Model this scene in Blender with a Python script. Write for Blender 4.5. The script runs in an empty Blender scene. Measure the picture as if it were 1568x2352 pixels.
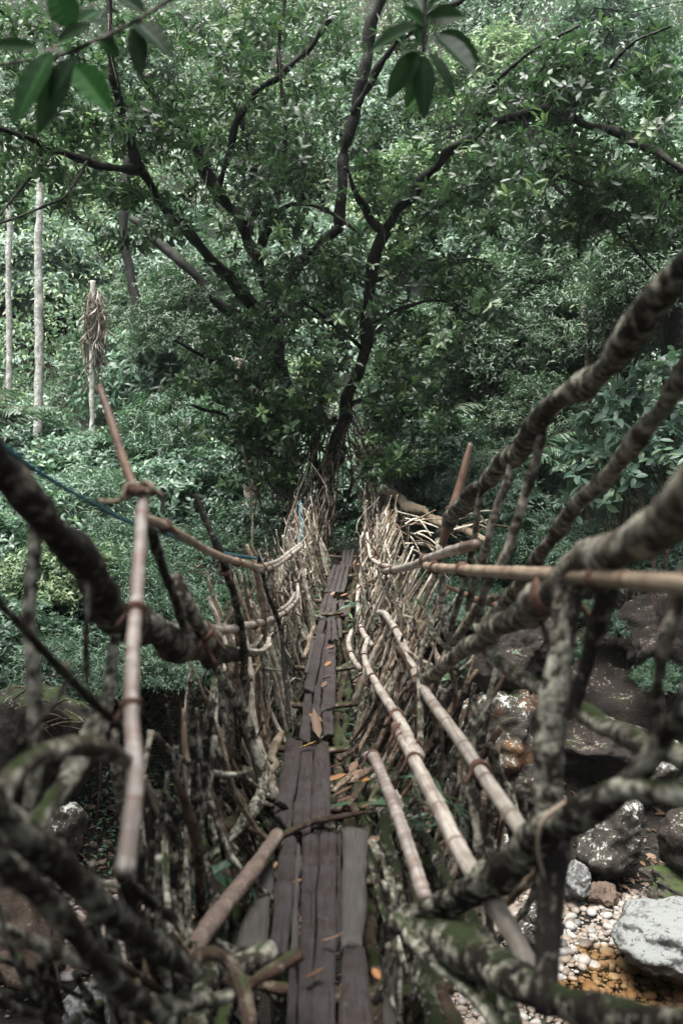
import bpy, math, random
import numpy as np
from mathutils import Vector

C = bpy.context.scene
COL = C.collection
RNG = np.random.default_rng(7)
rad = math.radians

# ------------------------------------------------------------------ camera
EYE, PITCH, FPX = 5.0, rad(4.0), 35.0 / 36.0 * 2352
cp, sp = math.cos(PITCH), math.sin(PITCH)
cam = bpy.data.cameras.new('camera')
cam.sensor_fit = 'VERTICAL'; cam.sensor_height = 36; cam.sensor_width = 24; cam.lens = 35
cam.clip_start = 0.05; cam.clip_end = 400
cam.dof.use_dof = True; cam.dof.focus_distance = 11.5; cam.dof.aperture_fstop = 2.7
co = bpy.data.objects.new('camera', cam); COL.objects.link(co)
co.location = (0, 0, EYE); co.rotation_euler = (rad(90) - PITCH, 0, 0)
C.camera = co

def P(x, y, d):
    """point seen at picture position (x, y) of a 1568 x 2352 print, d metres ahead"""
    xc = (x - 784) / FPX * d; yc = -(y - 1176) / FPX * d
    return np.array((xc, d * cp + yc * sp, EYE - d * sp + yc * cp))

# ------------------------------------------------------------------ materials
class N:
    def __init__(s, name):
        s.m = bpy.data.materials.new(name); s.m.use_nodes = True
        s.t = s.m.node_tree; s.t.nodes.clear()
        s.out = s.t.nodes.new('ShaderNodeOutputMaterial')
        s.p = s.t.nodes.new('ShaderNodeBsdfPrincipled')
        s.t.links.new(s.p.outputs[0], s.out.inputs[0])
    def n(s, t): return s.t.nodes.new(t)
    def l(s, a, b):
        if isinstance(a, (int, float)): b.default_value = a
        elif isinstance(a, tuple): b.default_value = (*a, 1.0) if len(b.default_value) == 4 and len(a) == 3 else a
        else: s.t.links.new(a, b)
    def obj(s): return s.n('ShaderNodeTexCoord').outputs['Object']
    def uv(s): return s.n('ShaderNodeTexCoord').outputs['UV']
    def rnd(s): return s.n('ShaderNodeObjectInfo').outputs['Random']
    def attr(s, name):
        a = s.n('ShaderNodeAttribute'); a.attribute_name = name; return a.outputs['Fac']
    def mapping(s, v, scale):
        m = s.n('ShaderNodeMapping'); s.l(v, m.inputs[0]); m.inputs[3].default_value = scale; return m.outputs[0]
    def noise(s, v, scale, detail=3.0, rough=.55):
        x = s.n('ShaderNodeTexNoise'); s.l(v, x.inputs['Vector']); x.inputs['Scale'].default_value = scale
        x.inputs['Detail'].default_value = detail; x.inputs['Roughness'].default_value = rough; return x.outputs['Fac']
    def ramp(s, f, stops):
        r = s.n('ShaderNodeValToRGB'); s.l(f, r.inputs[0]); e = r.color_ramp.elements
        while len(e) < len(stops): e.new(0.5)
        for el, (p, c) in zip(e, stops):
            el.position = p; el.color = (*c, 1) if isinstance(c, tuple) else (c, c, c, 1)
        return r.outputs[0]
    def mix(s, f, a, b, mode='MIX'):
        x = s.n('ShaderNodeMix'); x.data_type = 'RGBA'; x.blend_type = mode
        s.l(f, x.inputs[0]); s.l(a, x.inputs[6]); s.l(b, x.inputs[7]); return x.outputs[2]
    def math(s, op, a, b=0.0):
        x = s.n('ShaderNodeMath'); x.operation = op; s.l(a, x.inputs[0]); s.l(b, x.inputs[1]); return x.outputs[0]
    def normz(s):
        g = s.n('ShaderNodeNewGeometry'); x = s.n('ShaderNodeSeparateXYZ'); s.l(g.outputs['Normal'], x.inputs[0]); return x.outputs[2]
    def bump(s, h, strength=.5, dist=.01):
        b = s.n('ShaderNodeBump'); b.inputs['Strength'].default_value = strength; b.inputs['Distance'].default_value = dist
        s.l(h, b.inputs['Height']); s.l(b.outputs[0], s.p.inputs['Normal'])
    def done(s, col, rough=.7, spec=.3):
        s.l(col, s.p.inputs['Base Color']); s.l(rough, s.p.inputs['Roughness']); s.p.inputs['Specular IOR Level'].default_value = spec
        return s.m

def bark(name, dark, mid, pale, lichen=.5, moss=0.0, mosscol=(.028, .042, .010), vary=.5, bandw=.12):
    k = N(name); o = k.obj(); u = k.uv()
    n1 = k.noise(o, 14, 4); base = k.mix(k.ramp(n1, [(.35, 0.0), (.65, 1.0)]), dark, mid)
    base = k.mix(k.math('MULTIPLY', k.rnd(), vary), base, mid)
    band = k.noise(k.mapping(u, (1.6, 5, 1)), 2.2, 4, .65)
    spot = k.noise(o, 40, 4, .65); blot = k.noise(o, 10, 5, .68)
    f = k.math('ADD', k.math('MULTIPLY', blot, .55), k.math('ADD', k.math('MULTIPLY', band, bandw), k.math('MULTIPLY', spot, .45 - bandw)))
    c = 1.0 - lichen
    col = k.mix(k.ramp(f, [(.36 + .20 * c, 0.0), (.43 + .21 * c, .45), (.54 + .2 * c, 1.0)]), base, pale)
    fine = k.noise(k.mapping(u, (14, 5, 1)), 4, 3)
    col = k.mix(k.ramp(fine, [(.3, .45), (.6, 0.0)]), col, dark)
    if moss > 0:
        m = k.math('ADD', k.math('MULTIPLY', k.normz(), .35), k.noise(o, 7, 5, .65))
        col = k.mix(k.ramp(m, [(.80 - .4 * moss, 0.0), (.95 - .4 * moss, 1.0)]), col, mosscol)
    k.bump(k.math('ADD', k.math('MULTIPLY', n1, .8), k.math('ADD', fine, spot)), .7, .012)
    return k.done(col, .72, .28)

def bamboo(name, c1, c2, ring, spacing, band=0.0, bandcol=(.2, .12, .1)):
    k = N(name); u = k.uv(); s = k.n('ShaderNodeSeparateXYZ'); k.l(u, s.inputs[0]); v = s.outputs[1]
    fr = k.math('FRACT', k.math('MULTIPLY', v, 1 / spacing))
    d = k.math('ABSOLUTE', k.math('SUBTRACT', fr, .5))
    streak = k.noise(k.mapping(u, (9, 1.2, 1)), 3, 4)
    blot = k.noise(k.obj(), 9, 4)
    col = k.mix(k.ramp(streak, [(.3, 0.0), (.7, 1.0)]), c1, c2)
    grime = k.noise(k.mapping(u, (3, .9, 1)), 3, 5, .7); col = k.mix(k.ramp(grime, [(.38, .6), (.52, 0.0)]), col, (c1[0] * .33, c1[1] * .33, c1[2] * .33))
    col = k.mix(k.ramp(blot, [(.45, 0.0), (.7, .7)]), col, ring)
    if band > 0:
        bn = k.noise(k.mapping(u, (.6, 16, 1)), 1.6, 2)
        col = k.mix(k.math('MULTIPLY', k.ramp(bn, [(.45, 0.0), (.55, 1.0)]), band), col, bandcol)
    if band > 0: col = k.mix(k.ramp(k.noise(k.mapping(u, (.15, 2.6, 1)), 1.0, 2), [(.60, 0.0), (.66, .85)]), col, (.46, .24, .07))
    col = k.mix(k.ramp(d, [(0.0, .9), (.02, .75), (.04, 0.0)]), col, ring)
    k.bump(k.math('ADD', streak, k.math('MULTIPLY', blot, .5)), .25, .006)
    return k.done(col, .5, .4)

M = {}
M['bark_tree'] = bark('bark_tree', (0.0015, 0.0012, 0.0010), (0.0051, 0.0041, 0.0034), (0.0462, 0.0485, 0.0393), .26, .2, bandw=0)
M['bark_grey'] = bark('bark_grey', (0.0076, 0.0051, 0.0036), (0.0542, 0.0387, 0.0264), (0.4879, 0.4568, 0.3687), .52, .10)
M['bark_lichen'] = bark('bark_lichen', (0.0059, 0.0039, 0.0025), (0.0460, 0.0339, 0.0230), (0.6234, 0.6091, 0.4915), .56, .12)
M['bark_moss'] = bark('bark_moss', (0.0027, 0.0016, 0.0010), (0.0159, 0.0108, 0.0065), (0.5123, 0.4930, 0.3932), .36, .20, (.016, .024, .006))
M['bark_brown'] = bark('bark_brown', (0.0098, 0.0054, 0.0039), (0.0796, 0.0477, 0.0318), (0.3300, 0.2750, 0.2090), .22, .05)
M['bark_dark'] = bark('bark_dark', (0.0020, 0.0014, 0.0008), (0.0121, 0.0074, 0.0048), (0.3414, 0.3065, 0.2334), .24, .15)
M['foot_wood'] = bark('foot_wood', (.06, .042, .034), (.21, .155, .125), (.30, .25, .21), .3, 0, bandw=0)
M['stick_pale'] = bark('stick_pale', (0.0420, 0.0294, 0.0202), (0.3570, 0.2890, 0.2125), (0.7161, 0.6815, 0.5891), .52, 0, vary=.8, bandw=.25)
M['stick_tan'] = bark('stick_tan', (0.0168, 0.0105, 0.0067), (0.2065, 0.1415, 0.0918), (0.5250, 0.4620, 0.3675), .36, .08, vary=.8, bandw=.25)
M['stick_straw'] = bark('stick_straw', (0.0550, 0.0385, 0.0248), (0.2046, 0.1550, 0.1023), (0.3500, 0.3010, 0.2310), .45, 0, vary=.6, bandw=.25)
M['trunk_pale'] = bark('trunk_pale', (.10, .09, .075), (.26, .255, .23), (.48, .50, .46), .55, 0, bandw=0)
M['bamboo_tan'] = bamboo('bamboo_tan', (.25, .18, .125), (.45, .36, .27), (.10, .05, .035), .48)
M['bamboo_pale'] = bamboo('bamboo_pale', (.25, .21, .17), (.52, .475, .42), (.10, .065, .05), .42)
M['bamboo_band'] = bamboo('bamboo_band', (.22, .19, .17), (.40, .37, .335), (.16, .09, .075), .11, .7, (.15, .115, .10))
M['bamboo_red'] = bamboo('bamboo_red', (.085, .05, .035), (.20, .128, .088), (.06, .025, .018), .22)
def plain(name, c1, c2, scale=30, rough=.75):
    k = N(name); n = k.noise(k.obj(), scale, 4); k.bump(n, .5, .006)
    return k.done(k.mix(k.ramp(n, [(.3, 0.0), (.7, 1.0)]), c1, c2), rough)
M['binding'] = plain('binding', (.035, .017, .012), (.12, .062, .042))
M['rope'] = plain('rope', (.12, .085, .06), (.30, .24, .18), 60)
M['rope_blue'] = plain('rope_blue', (.015, .06, .075), (.04, .14, .17), 80)
M['rope_cyan'] = plain('rope_cyan', (.012, .07, .11), (.03, .12, .17), 80)

def deckwood():
    k = N('deck_wood'); u = k.uv(); o = k.obj()
    g = k.noise(k.mapping(u, (7, .9, 1)), 5, 6, .7); g2 = k.noise(k.mapping(u, (22, 1.5, 1)), 5, 3); big = k.noise(o, 7, 4, .6)
    col = k.mix(k.ramp(g, [(.30, 0.0), (.66, 1.0)]), (.007, .005, .0045), (.098, .076, .070))
    col = k.mix(k.ramp(g2, [(.35, .55), (.6, 0.0)]), col, (.02, .014, .013))
    col = k.mix(k.ramp(big, [(.42, 0.0), (.68, .75)]), col, (.064, .057, .060))
    col = k.mix(k.math('MULTIPLY', k.rnd(), .45), col, (.05, .038, .036))
    crack = k.noise(k.mapping(u, (9, .45, 1)), 3, 3)
    col = k.mix(k.ramp(crack, [(.30, 1.0), (.36, 0.0)]), col, (.004, .003, .003))
    pale = k.noise(o, 30, 3); col = k.mix(k.ramp(pale, [(.66, 0.0), (.74, .5)]), col, (.20, .165, .14))
    k.bump(k.math('ADD', k.math('ADD', g, g2), k.math('MULTIPLY', k.ramp(crack, [(.28, 0.0), (.38, 1.0)]), 2.0)), 1.0, .008)
    return k.done(col, k.ramp(big, [(.3, .42), (.7, .7)]), .4)
M['deck_wood'] = deckwood()
def deckmoss():
    k = N('deck_wood_green'); u = k.uv()
    g = k.noise(k.mapping(u, (12, 1.0, 1)), 5, 5, .65)
    k.bump(g, .7, .006)
    return k.done(k.mix(k.ramp(g, [(.3, 0.0), (.75, 1.0)]), (.022, .020, .018), (.10, .09, .082)), .6)
M['deck_green'] = deckmoss()

def leaf(name, stops, rough=.38, trans=.3, spec=.5, back=(.10, .15, .09)):
    k = N(name); a = k.attr('rnd')
    col = k.ramp(a, stops)
    col = k.mix(k.math('MULTIPLY', k.rnd(), .22), col, (.03, .05, .03))
    g = k.n('ShaderNodeNewGeometry')
    col2 = k.mix(k.math('MULTIPLY', g.outputs['Backfacing'], .45), col, back)
    k.done(col2, rough, spec)
    t = k.n('ShaderNodeBsdfTranslucent'); k.l(k.mix(.5, col, (.09, .19, .07)), t.inputs[0])
    mx = k.n('ShaderNodeMixShader'); mx.inputs[0].default_value = trans
    k.t.links.new(k.p.outputs[0], mx.inputs[1]); k.t.links.new(t.outputs[0], mx.inputs[2]); k.t.links.new(mx.outputs[0], k.out.inputs[0])
    return k.m
M['leaf_fig'] = leaf('leaf_fig', [(0, (.009, .020, .008)), (.5, (.026, .056, .019)), (.85, (.062, .118, .034)), (1, (.14, .205, .06))], .40, .26, .40, (.05, .10, .055))
M['leaf_near'] = leaf('leaf_near', [(0, (.005, .015, .005)), (.6, (.012, .044, .012)), (1, (.025, .105, .020))], .5, .28, .10, (.014, .045, .014))
M['leaf_broad'] = leaf('leaf_broad', [(0, (.018, .045, .026)), (.5, (.045, .10, .055)), (.9, (.085, .16, .082)), (1, (.14, .22, .09))], .38, .22, .5, (.09, .16, .10))
M['leaf_far'] = leaf('leaf_far', [(0, (.085, .14, .10)), (.5, (.20, .29, .215)), (1, (.33, .42, .32))], .42, .3, .45, (.18, .26, .19))  # leaf colour lifted to stand for distant haze and open light
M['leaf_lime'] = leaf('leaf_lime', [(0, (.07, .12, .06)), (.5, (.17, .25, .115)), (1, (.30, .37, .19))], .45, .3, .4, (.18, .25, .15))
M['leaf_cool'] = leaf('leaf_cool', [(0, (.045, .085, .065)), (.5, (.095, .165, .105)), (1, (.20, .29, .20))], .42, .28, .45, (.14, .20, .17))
M['leaf_fine'] = leaf('leaf_fine', [(0, (.018, .038, .022)), (.5, (.048, .088, .046)), (1, (.10, .155, .075))], .42, .24, .4, (.07, .12, .07))
M['leaf_big'] = leaf('leaf_big', [(0, (.05, .10, .07)), (.6, (.11, .18, .125)), (1, (.16, .25, .12))], .38, .25, .5, (.15, .22, .16))
M['leaf_dead'] = leaf('leaf_dead', [(0, (.07, .038, .024)), (.4, (.15, .085, .055)), (.75, (.24, .16, .115)), (1, (.34, .15, .05))], .6, .2, .3, (.28, .19, .13))
M['leaf_yellow'] = leaf('leaf_yellow', [(0, (.62, .36, .10)), (1, (.72, .48, .18))], .5, .2, .3, (.6, .4, .16))
M['frond_dead'] = leaf('frond_dead', [(0, (.09, .078, .066)), (.5, (.20, .18, .155)), (1, (.34, .31, .275))], .7, .15, .2, (.35, .3, .26))
M['moss'] = plain('moss', (.012, .022, .005), (.034, .058, .012), 40, .95)

def rock(name, dark, mid, lich, amount, moss=0.0, rust=0.0):
    k = N(name); o = k.obj()
    n1 = k.noise(o, 3.2, 6, .62); n2 = k.noise(o, 17, 6, .7); n3 = k.noise(o, 30, 3)
    col = k.mix(k.ramp(n1, [(.32, 0.0), (.68, 1.0)]), dark, mid)
    col = k.mix(k.ramp(n3, [(.35, .5), (.6, 0.0)]), col, dark)
    if rust > 0:
        col = k.mix(k.math('MULTIPLY', k.ramp(k.noise(o, 2.0, 4), [(.5, 0.0), (.62, 1.0)]), rust), col, (.24, .09, .02))
    f = k.math('ADD', k.math('MULTIPLY', n2, .6), k.math('ADD', k.math('MULTIPLY', n1, .3), k.math('MULTIPLY', k.normz(), .09)))
    col = k.mix(k.ramp(f, [(.62 - .18 * amount, 0.0), (.66 - .18 * amount, 1.0)]), col, lich)
    if moss > 0:
        m = k.math('ADD', k.math('MULTIPLY', k.normz(), .3), k.noise(o, 4.5, 5, .6))
        col = k.mix(k.ramp(m, [(.9 - .5 * moss, 0.0), (1.0 - .45 * moss, 1.0)]), col, (.035, .052, .014))
    k.bump(k.math('ADD', n1, k.math('ADD', k.math('MULTIPLY', n2, .5), k.math('MULTIPLY', n3, .25))), .9, .05)
    return k.done(col, .8, .25)
M['rock_lichen'] = rock('rock_lichen', (.02, .017, .014), (.075, .066, .055), (.34, .35, .32), .50, .14)
M['rock_rust'] = rock('rock_rust', (.02, .017, .013), (.07, .06, .046), (.36, .37, .34), .50, .16, .3)
M['rock_white'] = rock('rock_white', (.09, .088, .085), (.045, .043, .041), (.165, .172, .165), .8)
M['rock_dark'] = rock('rock_dark', (.008, .006, .005), (.030, .022, .017), (.16, .15, .125), .26, .08, .0)  # dark rock, deepened so the colour carries the overhang's shade
M['rock_moss'] = rock('rock_moss', (.018, .016, .012), (.07, .062, .048), (.28, .30, .25), .32, .42)
M['rock_brown'] = rock('rock_brown', (.05, .034, .025), (.13, .092, .07), (.30, .25, .20), .12, .1)
def ground():
    k = N('forest_soil'); o = k.obj(); n = k.noise(o, 2.2, 6, .65); n2 = k.noise(o, 22, 4)
    col = k.mix(k.ramp(n, [(.35, 0.0), (.65, 1.0)]), (.005, .0038, .003), (.013, .011, .007))  # soil tone lowered, shade of hollow and bridge is in the colour
    col = k.mix(k.ramp(n2, [(.62, 0.0), (.7, .6)]), col, (.07, .045, .03))
    k.bump(k.math('ADD', n, n2), 1.0, .05)
    return k.done(col, .9)
M['ground'] = ground()
def pebble():
    k = N('pebble_stone'); a = k.attr('rnd'); n = k.noise(k.obj(), 60, 3)
    col = k.ramp(a, [(0, (.07, .055, .043)), (.2, (.17, .13, .10)), (.42, (.18, .155, .135)), (.62, (.16, .115, .08)), (.8, (.27, .26, .245)), (1, (.10, .095, .09))])
    col = k.mix(k.ramp(n, [(.35, .3), (.6, 0.0)]), col, (.1, .08, .06)); k.bump(n, .4, .01)
    return k.done(col, .55, .4)
M['pebble'] = pebble()
def water():
    k = N('stream_water'); n = k.noise(k.obj(), 9, 3)
    t = k.n('ShaderNodeBsdfTransparent'); t.inputs[0].default_value = (.86, .72, .54, 1)
    g = k.n('ShaderNodeBsdfGlossy'); g.inputs['Roughness'].default_value = .06
    b = k.n('ShaderNodeBump'); b.inputs['Strength'].default_value = .25; b.inputs['Distance'].default_value = .01
    k.l(n, b.inputs['Height']); k.l(b.outputs[0], g.inputs['Normal'])
    f = k.n('ShaderNodeFresnel'); f.inputs[0].default_value = 1.33; k.l(b.outputs[0], f.inputs['Normal'])
    mx = k.n('ShaderNodeMixShader'); k.l(f.outputs[0], mx.inputs[0]); k.t.links.new(t.outputs[0], mx.inputs[1]); k.t.links.new(g.outputs[0], mx.inputs[2])
    k.t.links.new(mx.outputs[0], k.out.inputs[0]); k.t.nodes.remove(k.p)
    return k.m
M['water'] = water()

# ------------------------------------------------------------------ mesh helpers
ORG = {}
def mesh_obj(name, V, quads=None, tris=None, ngons=None, mat=None, uv=None, rnd=None, smooth=True, parent=None, origin=None):
    V = np.asarray(V, dtype=np.float64)
    if origin is None: origin = np.zeros(3)
    V = V - origin
    me = bpy.data.meshes.new(name)
    loops, starts, n = [], [], 0
    for arr in (quads, tris):
        if arr is not None and len(arr):
            a = np.asarray(arr, dtype=np.int32); k = a.shape[1]
            starts.append(n + k * np.arange(len(a))); loops.append(a.ravel()); n += a.size
    for g in ngons or []:
        starts.append(np.array([n])); loops.append(np.asarray(g, dtype=np.int32)); n += len(g)
    L = np.concatenate(loops); S = np.concatenate(starts)
    me.vertices.add(len(V)); me.vertices.foreach_set('co', V.astype(np.float32).ravel())
    me.loops.add(len(L)); me.loops.foreach_set('vertex_index', L)
    me.polygons.add(len(S)); me.polygons.foreach_set('loop_start', S.astype(np.int32))
    me.update(calc_edges=True)
    if smooth: me.polygons.foreach_set('use_smooth', np.ones(len(S), dtype=bool))
    if uv is not None:
        lay = me.uv_layers.new(name='UVMap'); lay.data.foreach_set('uv', np.asarray(uv, dtype=np.float32)[L].ravel())
    if rnd is not None:
        at = me.attributes.new('rnd', 'FLOAT', 'POINT'); at.data.foreach_set('value', np.asarray(rnd, dtype=np.float32))
    if mat: me.materials.append(M[mat] if isinstance(mat, str) else mat)
    o = bpy.data.objects.new(name, me); COL.objects.link(o)
    o.location = origin
    ORG[o.name] = np.array(origin, float)
    return o

def tag(o, label, cat, group=None):
    o['label'] = label; o['category'] = cat
    if group: o['group'] = group
    return o
def empty(name, loc, label, cat, group=None):
    o = bpy.data.objects.new(name, None); COL.objects.link(o); o.location = loc; o.empty_display_size = .1; ORG[o.name] = np.array(loc, float)
    return tag(o, label, cat, group)
def kind(o, k, label=None):
    o['kind'] = k
    if label: o['label'] = label
    return o

def smooth_path(pts, radii, step):
    """Catmull-Rom through the points, resampled evenly"""
    p = np.asarray(pts, float); r = np.asarray(radii, float)
    if len(p) == 2:
        n = max(2, int(np.linalg.norm(p[1] - p[0]) / step) + 1); t = np.linspace(0, 1, n)[:, None]
        return p[0] * (1 - t) + p[1] * t, r[0] * (1 - t[:, 0]) + r[1] * t[:, 0]
    q = np.vstack([2 * p[0] - p[1], p, 2 * p[-1] - p[-2]]); out, ro = [], []
    for i in range(len(p) - 1):
        a, b, c, d = q[i:i + 4]; n = max(1, int(np.linalg.norm(c - b) / step))
        for t in np.arange(n) / n:
            out.append(.5 * ((2 * b) + (-a + c) * t + (2 * a - 5 * b + 4 * c - d) * t * t + (-a + 3 * b - 3 * c + d) * t ** 3))
            ro.append(r[i] * (1 - t) + r[i + 1] * t)
    out.append(p[-1]); ro.append(r[-1])
    return np.array(out), np.array(ro)

def tube(pts, radii, sides=8, knob=.08, rng=None, nodes=0.0, wiggle=0.0, step=None, close=True):
    """(verts, quads, ngons, uv) of a tapering, slightly knobbly tube"""
    rng = rng or RNG
    rm = float(np.mean(radii))
    pts, R = smooth_path(pts, radii, step or max(.014, rm * .8))
    n = len(pts)
    seg = np.linalg.norm(np.diff(pts, axis=0), axis=1); v = np.concatenate([[0], np.cumsum(seg)])
    if wiggle:
        for ax in range(3):
            ph = rng.uniform(0, 6.28, 4); fq = rng.uniform(2, 11, 4)
            pts = pts + np.outer((np.sin(v[:, None] * fq + ph).sum(1)) * wiggle * rm * .35, np.eye(3)[ax])
    T = np.gradient(pts, axis=0); T /= np.linalg.norm(T, axis=1)[:, None] + 1e-12
    up = np.array((0, 0, 1.0)) if abs(T[0, 2]) < .9 else np.array((1.0, 0, 0))
    a = np.cross(T[0], up); a /= np.linalg.norm(a); A = np.zeros((n, 3)); A[0] = a
    for i in range(1, n):
        a = A[i - 1] - T[i] * np.dot(A[i - 1], T[i]); A[i] = a / (np.linalg.norm(a) + 1e-12)
    B = np.cross(T, A)
    th = np.arange(sides) / sides * 2 * np.pi
    mult = np.ones((n, sides))
    if knob:
        f1 = rng.uniform(6, 16, 3) / max(rm, .02) * .03; ph = rng.uniform(0, 6.28, 3)
        mult += knob * .5 * np.sin(v[:, None, None] * f1 + ph + th[None, :, None] * np.array([1, 2, 1])).sum(2)
        nk = max(3, int(v[-1] / (rm * 3.5)) + 2); mult += knob * .7 * np.interp(v, np.linspace(0, v[-1], nk), rng.standard_normal(nk))[:, None]
        mult += knob * .16 * rng.standard_normal((n, sides))
        if rm > .012:
            pv = pts[:, None, :] + rm * (np.cos(th)[None, :, None] * A[:, None, :] + np.sin(th)[None, :, None] * B[:, None, :])
            for fq, am in ((1.1, .55), (2.2, .38), (4.0, .22)):
                for _ in range(2): mult += knob * am * np.sin(pv @ rng.normal(0, fq / rm * .55, 3) + rng.uniform(0, 6.28))
    if nodes:
        m_ = int(v[-1] / nodes) + 4; at = np.cumsum(nodes * rng.uniform(.72, 1.3, m_)) - nodes * rng.uniform(.3, 1); vm = np.interp(v, at, (np.arange(m_) + .5) * nodes)
        mult *= (1 + .15 * np.exp(-(np.min(np.abs(v[:, None] - at[None, :]), axis=1) / .009) ** 2))[:, None]
    rr = R[:, None] * mult
    V = pts[:, None, :] + rr[:, :, None] * (np.cos(th)[None, :, None] * A[:, None, :] + np.sin(th)[None, :, None] * B[:, None, :])
    i = np.arange(n - 1)[:, None] * sides; j = np.arange(sides)[None, :]; j2 = (j + 1) % sides
    Q = np.stack([i + j, i + j2, i + sides + j2, i + sides + j], -1).reshape(-1, 4)
    uv = np.stack([np.repeat(np.abs(np.linspace(-1, 1, sides))[None, :], n, 0) * .5, np.repeat((vm if nodes else v)[:, None], sides, 1)], -1).reshape(-1, 2)
    ng = [list(range(sides))[::-1], list(range((n - 1) * sides, n * sides))] if close else []
    return V.reshape(-1, 3), Q, ng, uv

def join(parts):
    V, Q, G, U, k = [], [], [], [], 0
    for v, q, g, u in parts:
        V.append(v); Q.append(q + k); G += [[x + k for x in y] for y in g]; U.append(u); k += len(v)
    return np.vstack(V), np.vstack(Q), G, np.vstack(U)

def dpts(table):
    """picture table rows (x, y, d, w) -> points and radii; w is the drawn width"""
    return [P(x, y, d) for x, y, d, w in table], [w / 2 * d / FPX for x, y, d, w in table]

def stem(name, label, cat, pts, radii, mat, group=None, parent=None, sides=8, knob=.08, nodes=0.0, wiggle=.0, binds=(), bmat='binding', seed=None, step=None):
    rng = np.random.default_rng(seed if seed is not None else RNG.integers(1 << 30))
    v, q, g, u = tube(pts, radii, sides, knob, rng, nodes, wiggle, step)
    k = int(np.argmin([p[2] for p in pts])); org = np.array(pts[k]) if parent is None else ORG[parent.name]
    o = mesh_obj(name, v, q, None, g, mat, u, parent=None, origin=org)
    if parent is not None:
        o.parent = parent; o.location = (0, 0, 0)
    else: tag(o, label, cat, group)
    pp, rr = smooth_path(pts, radii, .02)
    for t, turns in binds:
        i = min(len(pp) - 2, max(1, int(t * (len(pp) - 1))))
        binding(o, pp[i], pp[i + 1] - pp[i - 1], rr[i] * 1.1, turns, rng, bmat)
    return o

def binding(o, c, axis, r, turns, rng, mat='binding', wire=None, squash=1.0):
    axis = axis / np.linalg.norm(axis); a = np.cross(axis, (0, 0, 1) if abs(axis[2]) < .9 else (1, 0, 0)); a /= np.linalg.norm(a); b = np.cross(axis, a)
    wire = wire or max(.004, r * .22)
    t = np.linspace(0, turns * 2 * np.pi, int(turns * 12) + 1)
    s = (t / t[-1] - .5) * turns * wire * 1.7
    k = r + wire * .5 + wire * .5 * np.sin(t * .37 + rng.uniform(0, 6))
    pts = c + np.outer(s, axis) + (np.cos(t) * k)[:, None] * a + (np.sin(t) * k)[:, None] * b
    tail = pts[-1] + (pts[-1] - c) * rng.uniform(.6, 1.5) + np.array((0, 0, -r * 1.5))
    pts = np.vstack([pts, tail])
    v, q, g, u = tube(pts, np.full(len(pts), wire), 5, .12, rng, step=max(.008, wire * 1.5))
    x = mesh_obj('binding', v, q, None, g, mat, u, origin=ORG[o.name]); x.parent = o; x.location = (0, 0, 0)
    return x

def root(name, label, cat, table, mat, **k):
    pts, r = dpts(table)
    if mat.startswith('bamboo') and name != 'bamboo_stake': r = [q * .84 for q in r]
    for end in (0, -1):
        x, y, d, w = table[end]
        if d < 2.3 and (x < -10 or x > 1578) and name in ('living_root', 'bamboo_rail', 'blue_rope', 'hanging_root'):
            a, b = pts[end], pts[1 if end == 0 else -2]; t = (a - b) / np.linalg.norm(a - b); sx = 1 if a[0] > 0 else -1
            e1 = a + t * .3 + np.array((sx * .06, -.12, 0)); e2 = e1 + np.array((sx * .35, -1.1, np.clip(t[2], -.4, .9) * .6)); e3 = e2 + np.array((sx * .6, -1.9, -.15))
            if mat.startswith('bamboo'): e1, e2, e3 = a + t * .3, a + t * .7, a + t * 1.2
            ex = [e1, e2, e3]; er = [r[end] * 1.02, r[end] * 1.1, r[end] * 1.2]
            pts, r = (ex[::-1] + pts, er[::-1] + r) if end == 0 else (pts + ex, r + er)
    return stem(name, label, cat, pts, r, mat, **k)

def unit(a): return a / (np.linalg.norm(a, axis=-1, keepdims=True) + 1e-9)
def leaf_arrays(base, d, nrm, L, W, fold=.25, curl=.25, full=True, rnd=None, obov=.0):
    """many leaves at once: verts, quads, tris, per-vertex rnd"""
    d = unit(d); nrm = unit(nrm - d * (nrm * d).sum(-1, keepdims=True)); s = np.cross(d, nrm); n = len(base)
    L = L[:, None]; W = W[:, None]; curl = np.broadcast_to(np.asarray(curl, float), (n,))[:, None]
    if rnd is None: rnd = RNG.random(n)
    def at(t, w): return base + d * L * t - nrm * (curl * L * t * t) + s * W * w + nrm * (abs(w) * fold * W)
    if full:
        V = np.stack([at(0, 0), at(.36, 0), at(.72, 0), at(1, 0), at(.32, -.42 + obov * .12), at(.70, -.42 - obov * .08), at(.32, .42 - obov * .12), at(.70, .42 + obov * .08)], 1).reshape(-1, 3)
        b = np.arange(n)[:, None] * 8
        Q = np.concatenate([b + [1, 2, 5, 4], b + [1, 6, 7, 2]], 0); T = np.concatenate([b + [0, 1, 4], b + [0, 6, 1], b + [2, 3, 5], b + [2, 7, 3]], 0)
        return V, Q, T, np.repeat(rnd, 8)
    V = np.stack([at(0, 0), at(.45, -.5), at(1, 0), at(.45, .5)], 1).reshape(-1, 3)
    b = np.arange(n)[:, None] * 4
    return V, np.zeros((0, 4), int), np.concatenate([b + [0, 2, 1], b + [0, 3, 2]], 0), np.repeat(rnd, 4)

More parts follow.
